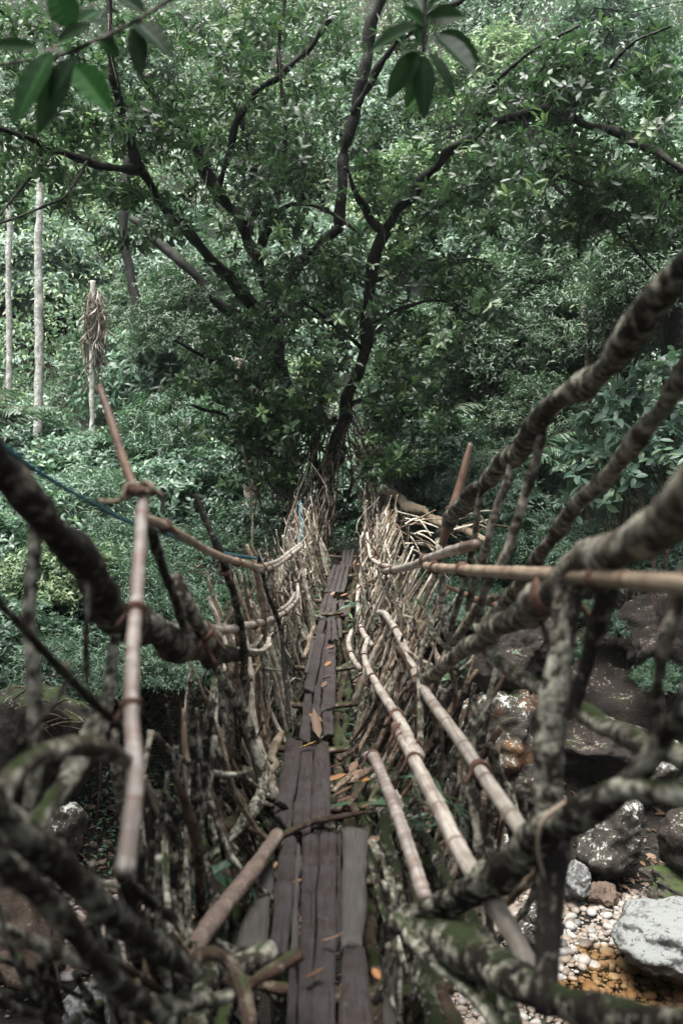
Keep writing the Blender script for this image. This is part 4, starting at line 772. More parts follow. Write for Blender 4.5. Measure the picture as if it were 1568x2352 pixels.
# ------------------------------------------------------------------ the fig tree at the far end
fig = empty('fig_tree', P(745, 1290, 17.4), 'large dark leaved fig tree at the end of the plank path', 'tree')
MAIN = []
SK = []                                                  # skeleton points that twigs may spring from
def limb(name, table, mat='bark_tree', knob=.19, wig=.4, sides=10, sk=True, owner=None, lst=None):
    pts, r = dpts(table); owner = owner or fig; r = [q * (.72 if name != 'aerial_root' else 1) for q in r]
    o = stem(name, None, None, pts, r, mat, parent=owner, knob=knob, wiggle=wig, sides=sides)
    if table[0][3] >= 26 and owner is fig: MAIN.append(np.array(table, float))
    if sk:
        p, rr = smooth_path(pts, r, .18); (SK if lst is None else lst).extend(p)
    return o
limb('trunk', [(735,1300,17.5,60),(742,1200,17.4,56),(750,1110,17.3,52),(768,1030,17.1,48),(795,940,16.9,40),(830,830,16.6,38),(845,700,16.3,38),(860,590,16.0,38),(885,530,15.8,34)])
limb('trunk', [(640,1290,17.9,50),(650,1150,17.9,54),(655,1000,17.8,56),(640,850,17.5,56),(618,700,17.3,56),(596,610,17.0,50),(560,530,16.7,38),(500,430,16.4,33),(440,330,16.0,30),(385,250,15.6,27),(330,170,15.2,22)])
limb('branch', [(740,1120,17.2,22),(720,1040,17.0,20),(735,985,16.9,20),(775,965,16.9,24)])
limb('branch', [(885,530,15.8,30),(850,500,15.7,26),(822,460,15.5,20),(800,400,15.3,14),(790,385,15.2,12)])
limb('branch', [(885,530,15.8,34),(910,490,15.6,34),(950,440,15.2,33),(1010,370,14.6,31),(1080,318,14.0,30),(1170,272,13.4,29),(1260,252,12.9,28),(1340,280,12.5,28),(1430,312,12.1,27),(1568,388,11.6,26),(1700,450,11.2,22)])
limb('branch', [(895,575,15.9,18),(950,520,15.6,17),(1010,475,15.3,16),(1090,420,14.8,14),(1180,378,14.4,11),(1235,400,14.2,8)])
limb('branch', [(780,520,16.6,32),(790,360,16.4,35),(815,250,16.2,36),(842,130,16.0,38),(872,0,15.8,40),(895,-120,15.6,38)])
limb('branch', [(812,260,16.2,24),(850,190,15.8,22),(900,110,15.3,22),(985,35,14.7,20),(1080,-10,14.2,18)])
limb('branch', [(620,690,17.2,28),(700,600,16.9,30),(780,520,16.6,30)])
limb('branch', [(610,720,17.2,44),(560,680,16.8,40),(500,610,16.2,35),(440,545,15.6,32),(385,480,15.0,28),(340,415,14.6,28),(316,392,14.4,28)])
limb('branch', [(316,392,14.4,32),(230,378,13.9,26),(130,345,13.4,23),(60,315,13.0,20),(-60,270,12.6,18)])
limb('branch', [(316,392,14.4,36),(300,320,14.2,34),(278,250,14.0,30),(262,180,13.8,28),(250,60,13.6,24),(245,-60,13.5,20)])
limb('branch', [(585,760,17.2,34),(500,690,17.0,30),(430,615,17.0,26),(370,560,17.2,28),(300,500,17.5,20)])
limb('branch', [(600,560,16.9,34),(630,470,16.5,22),(650,400,16.1,18),(655,280,15.8,16),(640,120,15.5,14),(655,0,15.3,12),(665,-60,15.2,10)])
limb('branch', [(500,430,16.4,26),(560,250,16.0,24),(620,190,15.6,20),(700,120,15.2,18),(770,30,14.9,16)])
limb('branch', [(570,540,16.8,30),(590,460,16.8,26),(575,340,16.5,22),(545,240,16.3,18)])
limb('branch', [(620,490,16.6,12),(690,468,16.2,12),(760,490,16.0,11),(830,540,15.9,8)])
limb('branch', [(850,650,16.2,14),(950,605,15.6,12),(1060,595,15.1,9),(1120,600,14.8,6)])
limb('branch', [(840,750,16.4,14),(930,705,15.8,12),(1010,690,15.2,9),(1080,720,14.9,6)])
limb('branch', [(832,800,16.5,14),(760,740,16.0,12),(690,690,15.6,9)])
limb('branch', [(645,900,17.5,22),(560,860,16.8,16),(470,820,16.2,12),(400,780,15.8,8)])
limb('branch', [(650,980,17.6,22),(540,960,16.8,14),(440,930,16.0,9)])
limb('branch', [(800,930,16.9,16),(880,900,16.3,12),(960,890,15.8,9),(1030,900,15.4,6)])
limb('branch', [(1080,318,14.0,16),(1130,200,13.4,13),(1230,110,12.9,11),(1330,60,12.5,9)])
limb('branch', [(1300,262,12.7,14),(1380,180,12.2,12),(1450,100,11.8,10),(1540,60,11.5,8)])
limb('branch', [(1235,395,14.2,10),(1320,470,13.4,10),(1420,540,12.9,9),(1520,640,12.5,7)])
limb('branch', [(1200,265,13.2,14),(1250,380,12.9,12),(1330,420,12.5,10),(1430,440,12.0,8)])
limb('branch', [(130,345,13.4,12),(60,420,13.0,10),(-20,520,12.7,8)])
limb('branch', [(200,370,13.7,12),(150,450,13.2,9),(60,490,12.8,8),(-30,525,12.6,7)])

def grow(centres, lst, parent, rng, mat, maxd=2.4, r0=.004):
    """join leaf centres to the nearest wood, nearest first, so that twigs branch"""
    nodes = np.array(lst); d0 = np.min(np.linalg.norm(centres[:, None, :] - nodes[None, ::2, :], axis=2), axis=1)
    order = np.argsort(d0); segs = []; axes = np.zeros_like(centres); keep = np.ones(len(centres), bool)
    buf = np.empty((len(nodes) + len(centres) * 3, 3)); buf[:len(nodes)] = nodes; m = len(nodes)
    for i in order:
        c = centres[i]; dd = np.linalg.norm(buf[:m] - c, axis=1); j = int(np.argmin(dd + (dd < .10) * 9))
        if dd[j] > maxd: keep[i] = False; continue
        a = buf[j].copy(); L = np.linalg.norm(c - a)
        mid = (a + c) / 2 + rng.normal(0, .07 * L, 3) + np.array((0, 0, -.06 * L)); q = mid * .5 + c * .5
        segs.append((a, mid, c, r0 * (1 + 1.6 * min(L, 1.6))))
        buf[m] = mid; buf[m + 1] = q; buf[m + 2] = c; m += 3
        axes[i] = (c - mid) / (np.linalg.norm(c - mid) + 1e-9)
    parts = []
    for a, mid, c, r in segs:
        pts = np.array([a, mid, c]); T = unit(np.array([mid - a, c - a, c - mid])); s = unit(np.cross(T, np.array((.31, .2, .93)))); b = np.cross(T, s)
        th = np.array([0, 2.09, 4.19]); rr = np.array([r, r * .8, r * .45])[:, None, None]
        V = (pts[:, None, :] + rr * (np.cos(th)[None, :, None] * s[:, None, :] + np.sin(th)[None, :, None] * b[:, None, :])).reshape(-1, 3)
        parts.append(V)
    V = np.vstack(parts); n = len(parts); base = (np.arange(n) * 9)[:, None, None]
    q = np.array([[i * 3 + j, i * 3 + (j + 1) % 3, i * 3 + 3 + (j + 1) % 3, i * 3 + 3 + j] for i in range(2) for j in range(3)])[None]
    o = mesh_obj('twigs', V, (q + base).reshape(-1, 4), None, None, mat, np.zeros((len(V), 2)), origin=ORG[parent.name]); o.parent = parent; o.location = (0, 0, 0)
    return axes, keep

rng = np.random.default_rng(5)
# picture regions that the crown fills: x, y, half width, half height, depth, depth spread, count
REG = [(120,170,190,170,13.4,1.0,190),(300,300,200,170,14.2,1.2,230),(110,420,170,90,13.2,.8,80),(330,480,130,110,15.0,1.0,90),(520,200,190,200,15.6,1.3,300),(700,250,160,230,15.4,1.2,270),
 (560,430,190,130,16.0,1.2,190),(700,520,170,150,15.8,1.2,220),(480,640,90,90,16.4,.8,40),(930,330,140,150,15.0,1.0,170),(1080,400,150,130,14.3,1.0,230),(1230,330,180,130,13.3,1.0,260),(1400,250,180,150,12.3,.9,270),
 (1500,420,150,120,12.2,.8,150),(1180,180,150,90,13.4,.9,120),(1400,100,150,70,12.1,.8,80),(1330,480,190,90,13.2,.9,150),(1000,580,160,110,15.2,.9,200),(1060,720,120,120,15.0,.8,120),(720,720,160,160,15.9,1.0,260),
 (560,830,160,120,16.3,1.0,190),(800,860,140,130,16.0,.9,170),(960,830,110,140,15.6,.8,150),(470,930,130,80,16.0,.9,80),(650,950,130,90,16.6,.8,150),(990,960,80,100,15.4,.6,70),(940,1060,90,60,15.2,.6,60),(560,1010,120,60,16.4,.7,60),(720,1040,90,50,16.6,.5,60),(850,60,160,90,15.6,1.0,90),(400,60,220,80,14.6,1.2,140),(900,450,110,90,15.3,.8,110),(840,650,90,110,15.5,.7,110),(620,1060,110,80,16.7,.5,110),(700,990,90,80,16.4,.5,100),(880,1010,70,90,16.0,.5,90),(560,930,110,80,16.4,.6,90)]
cs = []
for x, y, a, b, d, s, n in REG:
    n = int(n * 1.5); q = rng.normal(0, .56, (n, 2)); dd = d + rng.normal(0, s * .6, n)
    # clumping: pull towards a few sub-centres so that gaps stay open
    sub = rng.uniform(-1, 1, (max(4, n // 14), 2)); sd = rng.normal(0, s * .7, len(sub)); k = rng.integers(0, len(sub), n)
    q = sub[k] * .8 + q * .30; dd = d + sd[k] + rng.normal(0, .22, n)
    cs += [P(x + u * a, y + v * b, e) for (u, v), e in zip(q, dd)]
for _ in range(160):                                     # crown above the picture and out to both sides
    a = rng.uniform(0, 6.28); r = rng.uniform(0, 1) ** .5 * 7; cs.append(np.array((r * math.cos(a), 15 + r * .6 * math.sin(a), rng.uniform(12.0, 15.5))))
cs = np.array(cs)
q = cs - np.array((0, 0, EYE)); fw = q[:, 1] * cp - q[:, 2] * sp; upv = q[:, 1] * sp + q[:, 2] * cp; px = 784 + FPX * q[:, 0] / fw; py = 1176 - FPX * upv / fw
ok = np.ones(len(cs), bool)                              # the limbs carry their leaves at the twig ends, so the wood itself stays bare towards the stream
for mi, t in enumerate(MAIN):
    m = np.concatenate([t[i] * (1 - f) + t[i + 1] * f for i in range(len(t) - 1) for f in (np.linspace(0, 1, 12)[:, None],)])
    near = (np.abs(px[:, None] - m[None, :, 0]) ** 2 + (py[:, None] - m[None, :, 1]) ** 2 < (m[None, :, 3] * .5 + 18) ** 2) & (fw[:, None] < m[None, :, 2] + .35)
    ok &= ~(near.any(1) & (rng.random(len(cs)) < (.9 if t[-1, 0] > 870 and t[0, 0] > 700 and t[0, 1] > 500 else .3)))
cs = cs[ok]
axes, keep = grow(cs, SK, fig, rng, 'bark_tree')
c2 = cs[keep]; ax = unit(axes[keep] * .6 + np.array((0, 0, .45)) + rng.normal(0, .4, (len(c2), 3)))
half = rng.random(len(c2)) < .5
leaf_obj('crown', [whorls(c2[half], ax[half], 7, (.11, .185), (.045, .07), rng), whorls(c2[~half], ax[~half], 6, (.09, .155), (.038, .06), rng, (30, 75))], 'leaf_fig', fig)
# hanging aerial roots and shaggy moss on the trunk
for k in range(26):
    x = rng.uniform(560, 900); y = rng.uniform(860, 1080); d = rng.uniform(16.2, 17.2); L = rng.uniform(100, 280)
    limb('aerial_root', [(x, y, d, 5), (x + rng.normal(0, 14), y + L * .5, d, 5), (x + rng.normal(0, 24), y + L, d, 4)], ['bark_brown', 'stick_tan', 'bark_grey'][k % 3], sides=5, sk=False, wig=.8)

for k in range(26):
    t = MAIN[k % len(MAIN)]; q = rng.uniform(0, len(t) - 1.01); i = int(q); f = q - i; x, y, d, _ = t[i] * (1 - f) + t[i + 1] * f; L = rng.uniform(70, 230)
    limb('hanging_vine', [(x, y, d - .1, 3.5), (x + rng.normal(0, 10), y + L * .5, d - .15, 3.2), (x + rng.normal(0, 20), y + L, d - .1, 2.2)], ['bark_brown', 'bark_grey'][k % 2], sides=4, sk=False, wig=1.0)

# ------------------------------------------------------------------ plant prototypes
def place(src, name, loc, sc, rz, label, cat, group=None, flat=1.0):
    """a copy of a plant and of its parts at a place of its own"""
    t = empty(name, loc, label, cat, group); t.scale = (sc, sc, sc * flat); t.rotation_euler = (0, 0, rz)
    for ch in src:
        c = ch.copy(); COL.objects.link(c); c.parent = t; c.location = (0, 0, 0)
    return t
def clumpy(n_cl, per, R, H, rng, rc=.45, shell=.55):
    """leaf positions in clumps spread through a dome of radius R and height H, with outward axes"""
    u = unit(rng.normal(0, 1, (n_cl, 3))); u[:, 2] = np.abs(u[:, 2]) * 1.1 - .25; rr = rng.uniform(shell, 1, n_cl)[:, None] ** .7
    c = u * rr * np.array((R, R, H * .55)) + np.array((0, 0, H * .48))
    k = np.repeat(np.arange(n_cl), per); p = c[k] + rng.normal(0, rc * R * .27, (len(k), 3)) * np.array((1, 1, .6))
    ax = unit(u[k] * .6 + np.array((0, 0, .6)) + rng.normal(0, .35, (len(k), 3)))
    return p, ax, c, np.clip((rng.random(n_cl) * .6)[k] + rng.normal(.1, .12, len(k)), 0, 1)
def proto_shrub(seed, mat, n_cl, per, R, H, L, W, leaves=4, full=False, spread=(40, 95), droop=(.2, .7), stems=9, trunk=None, smat='bark_brown'):
    rng = np.random.default_rng(seed); p, ax, c, br = clumpy(n_cl, per, R, H, rng)
    a = whorls(p, ax, leaves, L, W, rng, spread, full, droop, br, 0)
    f = leaf_obj('crown', [a], mat)
    tb = []
    for k in range(stems):
        e = c[rng.integers(0, n_cl)]; b = np.array((rng.normal(0, .07 * R), rng.normal(0, .07 * R), -.6)); t0 = max(.012, .016 * R)
        mid = b * .5 + e * .5 + np.array((0, 0, .1 * H)) * rng.uniform(0, 1)
        if trunk: b = np.array((0, 0, -.8)); mid = np.array((rng.normal(0, .05), rng.normal(0, .05), H * rng.uniform(.3, .5))); t0 = trunk
        tb.append(tube([b, mid, e], [t0, t0 * .6, t0 * .2], 6, .1, rng, step=.18))
    v, q, g, u = join(tb); s = mesh_obj('stems' if not trunk else 'trunk', v, q, None, g, smat, u)
    for o in (f, s): COL.objects.unlink(o)
    return [f, s]
def proto_fern(seed, mat, n, Lf, W):
    """arching fronds with leaflets"""
    rng = np.random.default_rng(seed); B, D, Nn, LL, WW, mids = [], [], [], [], [], []
    for k in range(n):
        a = k / n * 6.28 + rng.normal(0, .2); t = np.linspace(.08, 1, 26); el = rng.uniform(.6, 1.2); x = Lf * rng.uniform(.75, 1) * t
        h = x * math.tan(el) * .8 * (1 - t * rng.uniform(.55, .85)); pts = np.stack([x * math.cos(a), x * math.sin(a), h], 1); T = unit(np.gradient(pts, axis=0)); S = unit(np.cross(T, np.array((0, 0, 1.0)))); U = np.cross(S, T)
        mids.append(tube(pts, np.linspace(.012, .003, 26) * Lf, 4, 0, rng, step=.15))
        for s in (-1, 1):
            B.append(pts); D.append(S * s * .8 + T * .55 - np.array((0, 0, .25)) + rng.normal(0, .08, pts.shape)); Nn.append(U + rng.normal(0, .15, pts.shape)); LL.append(W * np.sin(t * 2.7 + .35) + .02); WW.append(np.full(26, .055 * Lf * .7))
    a = leaf_arrays(np.vstack(B), np.vstack(D), np.vstack(Nn), np.concatenate(LL), np.concatenate(WW), .15, .35, False)
    f = leaf_obj('frond', [a], mat); v, q, g, u = join(mids); s = mesh_obj('stems', v, q, None, g, 'bark_brown', u)
    for o in (f, s): COL.objects.unlink(o)
    return [f, s]
PR = {
 'broad': [proto_shrub(s, m, 80, 30, 1.0, 1.6, L, W, 4, True) for s, m, L, W in ((41, 'leaf_broad', (.07, .12), (.035, .055)), (42, 'leaf_lime', (.06, .10), (.03, .045)), (43, 'leaf_cool', (.065, .11), (.032, .05)))],
 'ferny': [proto_shrub(s, m, 100, 42, 1.0, 1.3, (.05, .095), (.014, .024), 5, False, (50, 100), (.3, .8)) for s, m in ((44, 'leaf_broad'), (45, 'leaf_cool'), (58, 'leaf_broad'))],
 'fine': [proto_shrub(s, 'leaf_fine', 150, 44, 1.5, 3.4, (.06, .11), (.028, .045), 4, False, stems=14, trunk=.06, smat='bark_tree') for s in (46, 47)],
 'big': [proto_shrub(s, 'leaf_big', 30, 5, .9, 1.9, (.17, .28), (.08, .13), 4, True, (60, 105), (.1, .5)) for s in (48, 49)],
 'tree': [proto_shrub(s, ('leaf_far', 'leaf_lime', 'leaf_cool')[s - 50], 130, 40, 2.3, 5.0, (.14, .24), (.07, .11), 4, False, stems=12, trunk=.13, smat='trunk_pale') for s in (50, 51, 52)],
 'fern': [proto_fern(s, m, n, 1.0, .28) for s, m, n in ((53, 'leaf_broad', 11), (54, 'leaf_fine', 14))],
}
# kind, picture x, y of the middle, distance, scale, label
PLANTS = [
 ('ferny',20,1370,13.6,1.0,'dark feathery bush framed by the thick left root and the edge'),('broad',130,1350,13.3,.9,'leafy bush right behind the thick dark left root'),('ferny',250,1385,13.6,.9,'feathery bush between the lichen root and the tall stake'),('broad',-60,1320,14.2,1.1,'bush half out of frame at the left edge'),('ferny',350,1420,14,.9,'feathery bush behind the pale knotty root stub'),
 ('ferny',1290,1500,13.4,.35,'tuft of narrow leaves in the dark hollow'),('ferny',1080,1520,13.8,.4,'leaf tuft beside the white banded root'),('fern',1010,1540,13.6,.4,'fern sprig under the right railing'),('ferny',1520,1560,13.2,.4,'dim tuft at the right edge of the hollow'),
 ('broad',30,1290,17,1.5,'tall bush at the left edge under the teal rope'),('ferny',170,1230,18.5,1.8,'tall feathery bush left of the tall banded stake'),('broad',420,1180,19.5,1.6,'rounded bush above the left tan rail'),('ferny',300,1390,15.2,1.2,'feathery bush between stake and left knot'),
 ('ferny',100,1560,11.6,.7,'ferny clump sprouting behind the mossy boulder'),('broad',-20,1500,12.0,.9,'leaf clump at the left edge over the mossy boulder'),('ferny',210,1580,11.4,.5,'small fern tuft right of the mossy boulder'),
 ('ferny',40,1480,13.2,.9,'dark leafy mound at the left edge above the mossy boulder'),('broad',160,1500,12.6,.55,'broad leaved tuft beside the vertical lichen root'),('ferny',290,1520,12.8,.7,'dim fern mound behind the tall banded stake base'),('ferny',-40,1380,14.5,1.0,'leafy mound cut by the left edge'),
 ('ferny',420,1540,12.4,.6,'dark fern tuft behind the left flank roots'),('fern',1160,1480,13.2,.45,'fern tuft on the dark outcrop face'),('fern',1240,1430,13.6,.4,'little fern by the outcrop top'),('broad',1560,1420,14.2,.6,'dim leaf clump at the right edge over the hollow'),('ferny',1060,1330,15.5,.7,'leafy tuft behind the forked pale root'),('ferny',1010,1420,14.5,.6,'leaf tuft seen between the right railing sticks'),
 ('broad',190,1120,21,1.5,'pale broad leaved bush mounded below the dead palm'),('broad',70,1190,20,1.5,'bright leafy bush at the left edge behind the teal rope'),('broad',330,1120,22,1.6,'bush of medium leaves behind the red brown stick'),
 ('ferny',420,1010,21,1.6,'feathery green bush left of the fig trunk'),('broad',510,1140,19.5,1.2,'yellow green sapling crown beside the slim brown trunk'),('ferny',250,1290,17.5,1.3,'dark feathery bush behind the tall banded stake'),
 ('broad',110,1330,16.5,1.1,'bright low bush framed by the dark left root'),('ferny',60,1450,14.5,1.0,'low feathery plants on the bank above the mossy boulder'),('ferny',420,1320,17,1.2,'leafy mound behind the left bamboo rails'),('ferny',560,1390,16,1.1,'drooping feathery mound beside the far left sticks'),
 ('ferny',480,1450,14.5,1.0,'dense dark foliage below the lower left rail'),('broad',350,1420,15.5,1.0,'leaf clump beyond the sawn grey stub'),('ferny',220,1450,14,.9,'leaf carpet mound behind the vertical lichen root'),('broad',600,1250,18,1.0,'leaves between the slim brown trunk and the fig'),
 ('ferny',20,1560,12.5,.8,'small leafy tuft on the large mossy boulder'),('broad',380,900,26,2.3,'tall pale bush right of the dead palm'),('broad',40,1040,24,1.5,'pale bush at the foot of the left white trunk'),
 ('fine',1330,640,21,1.5,'fine leaved dark tree rising right of the fig'),('fine',1160,800,20,1.2,'fine leaved bush tree under the arching fig limb'),('fine',1440,760,19,1.1,'grey green fine leaved tree behind the mossy handrail root'),('fine',1020,880,22,1.2,'fine leaved tree in the gap right of the fig trunk'),('fine',1540,640,17,1.0,'fine leaved tree at the right edge above the handrail root'),
 ('fine',1240,1000,18.5,.8,'fine leaved shrub crossed by the mossy handrail root'),('big',1440,1010,14.5,1.0,'large pale leaved plant between the two right root rails'),('big',1540,930,14,.9,'large leaved plant at the right edge'),('big',1390,1130,14.5,.9,'large silvery leaves below the slim right root'),('big',1500,1080,13.5,.75,'silvery big leaved sapling nearest the right edge'),
 ('broad',1140,1200,16.5,1.0,'leafy bush behind the right struts'),('ferny',1230,1270,15.5,.9,'bright drooping leaves on top of the dark outcrop'),('ferny',1360,1290,15,.9,'leafy shrub between the thick right roots'),('broad',1480,1300,15,.9,'dim bush in the shade at the right edge'),('ferny',1130,1400,14.4,.45,'small fern like tuft on the outcrop side'),('ferny',1440,1440,14,.35,'bright leaf tuft hanging before the dark hollow'),('ferny',1360,1410,14.0,.3,'little leaf tuft above the bright hanging one'),
 ('broad',1010,1050,17.5,.9,'light green bush right of the fig gate'),('ferny',1090,1120,17,1.0,'dark bush behind the orange pointed stake'),('broad',930,1140,18.4,.9,'bush directly behind the straw coloured buttress'),('broad',760,1170,20,1.2,'bush seen through the fig gate'),
 ('fern',1310,1040,17,1.2,'pale fern fan behind the mossy handrail root'),('fern',960,975,18,1.3,'pale palm like fern right of the fig trunk'),('fern',1190,1030,17.5,1.2,'fern fronds left of the pale fern fan'),('fern',-10,930,21,1.3,'fern tree fronds at the left edge'),('fern',1230,1180,15.5,.8,'dark fern below the mossy handrail root'),('fern',430,1480,13,.5,'fern sprig by the lower left rail'),
 ('fine',330,830,28,1.5,'young fine leaved tree left of the fig limbs'),('fine',470,760,24,1.2,'fine leaved bush tree behind the grey fig limb'),('tree',60,640,33,1.1,'pale misty tree between the white trunks'),('tree',200,500,38,1.3,'pale misty tree above the dead palm'),('tree',380,640,36,1.2,'pale misty tree behind the left fig limbs'),
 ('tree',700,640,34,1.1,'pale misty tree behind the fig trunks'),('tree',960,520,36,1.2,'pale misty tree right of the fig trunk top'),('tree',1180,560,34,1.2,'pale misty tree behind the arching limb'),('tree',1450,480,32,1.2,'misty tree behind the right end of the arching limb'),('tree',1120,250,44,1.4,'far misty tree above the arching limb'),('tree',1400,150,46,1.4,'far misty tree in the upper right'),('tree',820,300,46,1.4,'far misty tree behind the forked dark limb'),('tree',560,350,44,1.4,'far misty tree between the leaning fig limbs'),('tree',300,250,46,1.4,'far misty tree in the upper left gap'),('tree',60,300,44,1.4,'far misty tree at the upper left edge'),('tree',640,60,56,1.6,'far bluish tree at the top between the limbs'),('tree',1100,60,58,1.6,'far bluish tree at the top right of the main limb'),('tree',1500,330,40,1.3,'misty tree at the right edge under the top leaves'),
]
rng = np.random.default_rng(9)
CATS = {'broad': ('leafy_bush', 'bush'), 'ferny': ('feathery_bush', 'bush'), 'fine': ('fine_leaved_tree', 'tree'), 'big': ('big_leaved_plant', 'plant'), 'tree': ('forest_tree', 'tree'), 'fern': ('fern', 'fern')}
HALF = {'broad': .75, 'ferny': .6, 'fine': 1.7, 'big': .9, 'tree': 2.5, 'fern': .3}
for k, (kd, x, y, d, s, lab) in enumerate(PLANTS):
    c = P(x, y, d); base = c - np.array((0, 0, HALF[kd] * s)); nm, cat = CATS[kd]
    src = PR[kd][k % len(PR[kd])]
    g = float(ground_z(base[0], base[1]))
    o = place(src, nm, base, s, rng.uniform(0, 6.28), lab, cat, {'tree': 'misty trees of the hillside', 'fine': 'fine leaved trees on the far bank', 'broad': 'leafy bushes on the banks', 'ferny': 'feathery bushes on the banks', 'big': 'big leaved plants at the right', 'fern': 'ferns on the far bank'}[kd])
    if base[2] > g + .25 and kd != 'fern':             # stand it on the ground with a stem of the missing height
        h = base[2] - g; rr = (.13 if kd == 'tree' else .06 if kd == 'fine' else .03) * s
        pts = [(rng.normal(0, .1), rng.normal(0, .1), -h - .3), (rng.normal(0, .06 * h ** .5), rng.normal(0, .06 * h ** .5), -h * .5), (0, 0, .3)]
        v, q, gg, u = tube(np.array(pts), [rr * 1.4, rr * 1.1, rr], 8, .08, rng); m = mesh_obj('stem', v, q, None, gg, 'trunk_pale' if kd == 'tree' else 'bark_brown', u); m.parent = o; m.location = (0, 0, 0); m.scale = (1 / s, 1 / s, 1 / s)

# slender trunks and the dead palm
def trunk(label, table, mat, seed, name='bare_trunk'):
    pts, r = dpts(table); g = pts[0].copy(); g[2] = float(ground_z(g[0], g[1])) - .2
    if g[2] < pts[0][2] - .1: pts = [g] + pts; r = [r[0] * 1.15] + r
    stem(name, label, 'tree', pts, r, mat, None, None, 10, .08, 0, .10, seed=seed)
trunk('white straight trunk at the far left edge', [(22,900,25,14),(22,780,25,14),(20,640,25,13),(22,500,25,12),(15,330,25,10)], 'trunk_pale', 400)
trunk('tall pale mottled trunk left of the dead palm', [(88,1000,23,21),(90,860,23,20),(90,700,23,19),(88,560,23,17),(92,450,23,15),(80,250,23,12)], 'trunk_pale', 401)
trunk('leaning dark trunk right of the dead palm', [(330,800,25,22),(312,700,25,22),(298,620,25,22),(284,540,25,22),(290,420,25,20),(300,250,25,16)], 'bark_tree', 402)
trunk('brown trunk standing left of the fig gate', [(585,1330,18.4,34),(578,1200,18.4,32),(572,1080,18.4,30),(565,980,18.4,28),(548,820,18.4,24)], 'bark_grey', 403)
trunk('dark trunk right beside the brown trunk by the gate', [(622,1330,18.7,20),(624,1200,18.7,20),(630,1100,18.7,20),(620,950,18.7,16)], 'bark_dark', 404)
trunk('dark slim trunk in the bushes right of the fig', [(1345,1150,18,20),(1335,1000,18,18),(1350,860,18,16),(1340,700,18,12)], 'bark_dark', 405)
trunk('pale mottled slim trunk behind the fig at right', [(1035,1050,22,16),(1035,940,22,16),(1040,800,22,14)], 'bark_grey', 406)
trunk('thin pole trunk at the right edge', [(1550,1000,17,22),(1558,800,17,20),(1545,600,17,16)], 'bark_dark', 407)
palm = empty('dead_palm', P(213, 900, 22.5), 'dead palm with a shaggy skirt of dry hanging fronds', 'palm')
pts, r = dpts([(213,1130,22.5,14),(212,880,22.5,13),(214,760,22.5,14),(214,645,22.5,12)]); stem('trunk', None, None, pts, r, 'trunk_pale', parent=palm, knob=.1, seed=410)
rng = np.random.default_rng(12); top = P(214, 650, 22.5)
for k in range(20):
    a = k * 2.4 + rng.normal(0, .3); out = rng.uniform(.10, .34); L = rng.uniform(.8, 2.0); drop = rng.uniform(0, .55); u = np.linspace(0, 1, 9)[:, None]; dv = np.array((math.cos(a), math.sin(a), 0))
    p = top - np.array((0, 0, drop)) + dv * out * np.sin(np.clip(u * 1.7, 0, 1.57)) * (1 - .25 * u) + np.array((0, 0, 1.0)) * (.16 * np.sin(u * 3.1) - L * u ** 1.3) + rng.normal(0, .02, (9, 3)) * u
    m = 46; q = np.sort(rng.uniform(.12, 1, m)); pos = np.stack([np.interp(q, u[:, 0], p[:, i]) for i in range(3)], 1); sd = rng.choice([-1, 1], m)[:, None] * np.cross(dv, (0, 0, 1.0))
    f = leaf_obj('dry_frond', [leaf_arrays(pos, sd * rng.uniform(.1, .7, (m, 1)) + dv * rng.normal(.1, .25, (m, 1)) - np.array((0, 0, 1.0)) + rng.normal(0, .2, (m, 3)), dv + rng.normal(0, .5, (m, 3)), rng.uniform(.18, .46, m), rng.uniform(.015, .03, m), .2, .3, False, np.clip(rng.normal(.5, .2, m) + rng.normal(0, .15), 0, 1))], 'frond_dead', palm)
    v, q2, g, uu = tube(p, np.linspace(.014, .004, 9), 5, .05, rng, step=.1); x = mesh_obj('frond_rib', v, q2, None, g, 'stick_tan', uu, origin=ORG[f.name]); x.parent = f; x.location = (0, 0, 0)
# orange leaved sprigs
for x, y, d, lab in ((592, 1150, 18.2, 'orange leaf sprig beside the brown trunk'), (355, 1358, 15.0, 'red tipped sapling leaves behind the left rail'), (1138, 1368, 13.6, 'small orange leaf sprig on the outcrop')):
    c = P(x, y, d); k = 9; a = rng.uniform(0, 6.28, k); dr = np.stack([np.cos(a), np.sin(a) * .6, rng.uniform(-.5, .4, k)], 1)
    o = leaf_obj('leaf_sprig', [leaf_arrays(c + rng.normal(0, .04, (k, 3)), dr, rng.normal(0, .4, (k, 3)) + np.array((0, 0, 1)), rng.uniform(.08, .13, k), rng.uniform(.03, .05, k), .2, .3, True, rng.uniform(.9, 1, k))], 'leaf_dead', None, c); tag(o, lab, 'sprig')

# ------------------------------------------------------------------ far forest and ground cover
def forest(name, n, per, cx, cy, R, tall, size, label, rng, mat='leaf_far', lift=(.1, 1.2)):
    k = np.repeat(np.arange(n), per); u = unit(rng.normal(0, 1, (len(k), 3))); u[:, 2] = np.abs(u[:, 2]) * 1.1 - .2
    base = np.stack([cx, cy, ground_z(cx, cy) + R * tall * rng.uniform(*lift, n)], 1)
    c = base[k] + u * R[k][:, None] * rng.uniform(.72, 1.05, (len(k), 1)) * np.array((1, 1, tall)); c += .16 * R[k][:, None] * np.sin(c * 3.1 + R[k][:, None] * 9)
    d = u * .6 + np.array((0, -.2, -.4)) + rng.normal(0, .45, u.shape); nn = u + np.array((0, 0, .8)) + rng.normal(0, .35, u.shape); sz = rng.uniform(*size, len(k))
    o = leaf_obj(name, [leaf_arrays(c, d, nn, sz, sz * rng.uniform(.38, .6, len(k)), .15, .3, False, np.clip((rng.random(n) * .8)[k] + rng.normal(.05, .13, len(k)), 0, 1))], mat); return kind(o, 'stuff', label)
rng = np.random.default_rng(31)
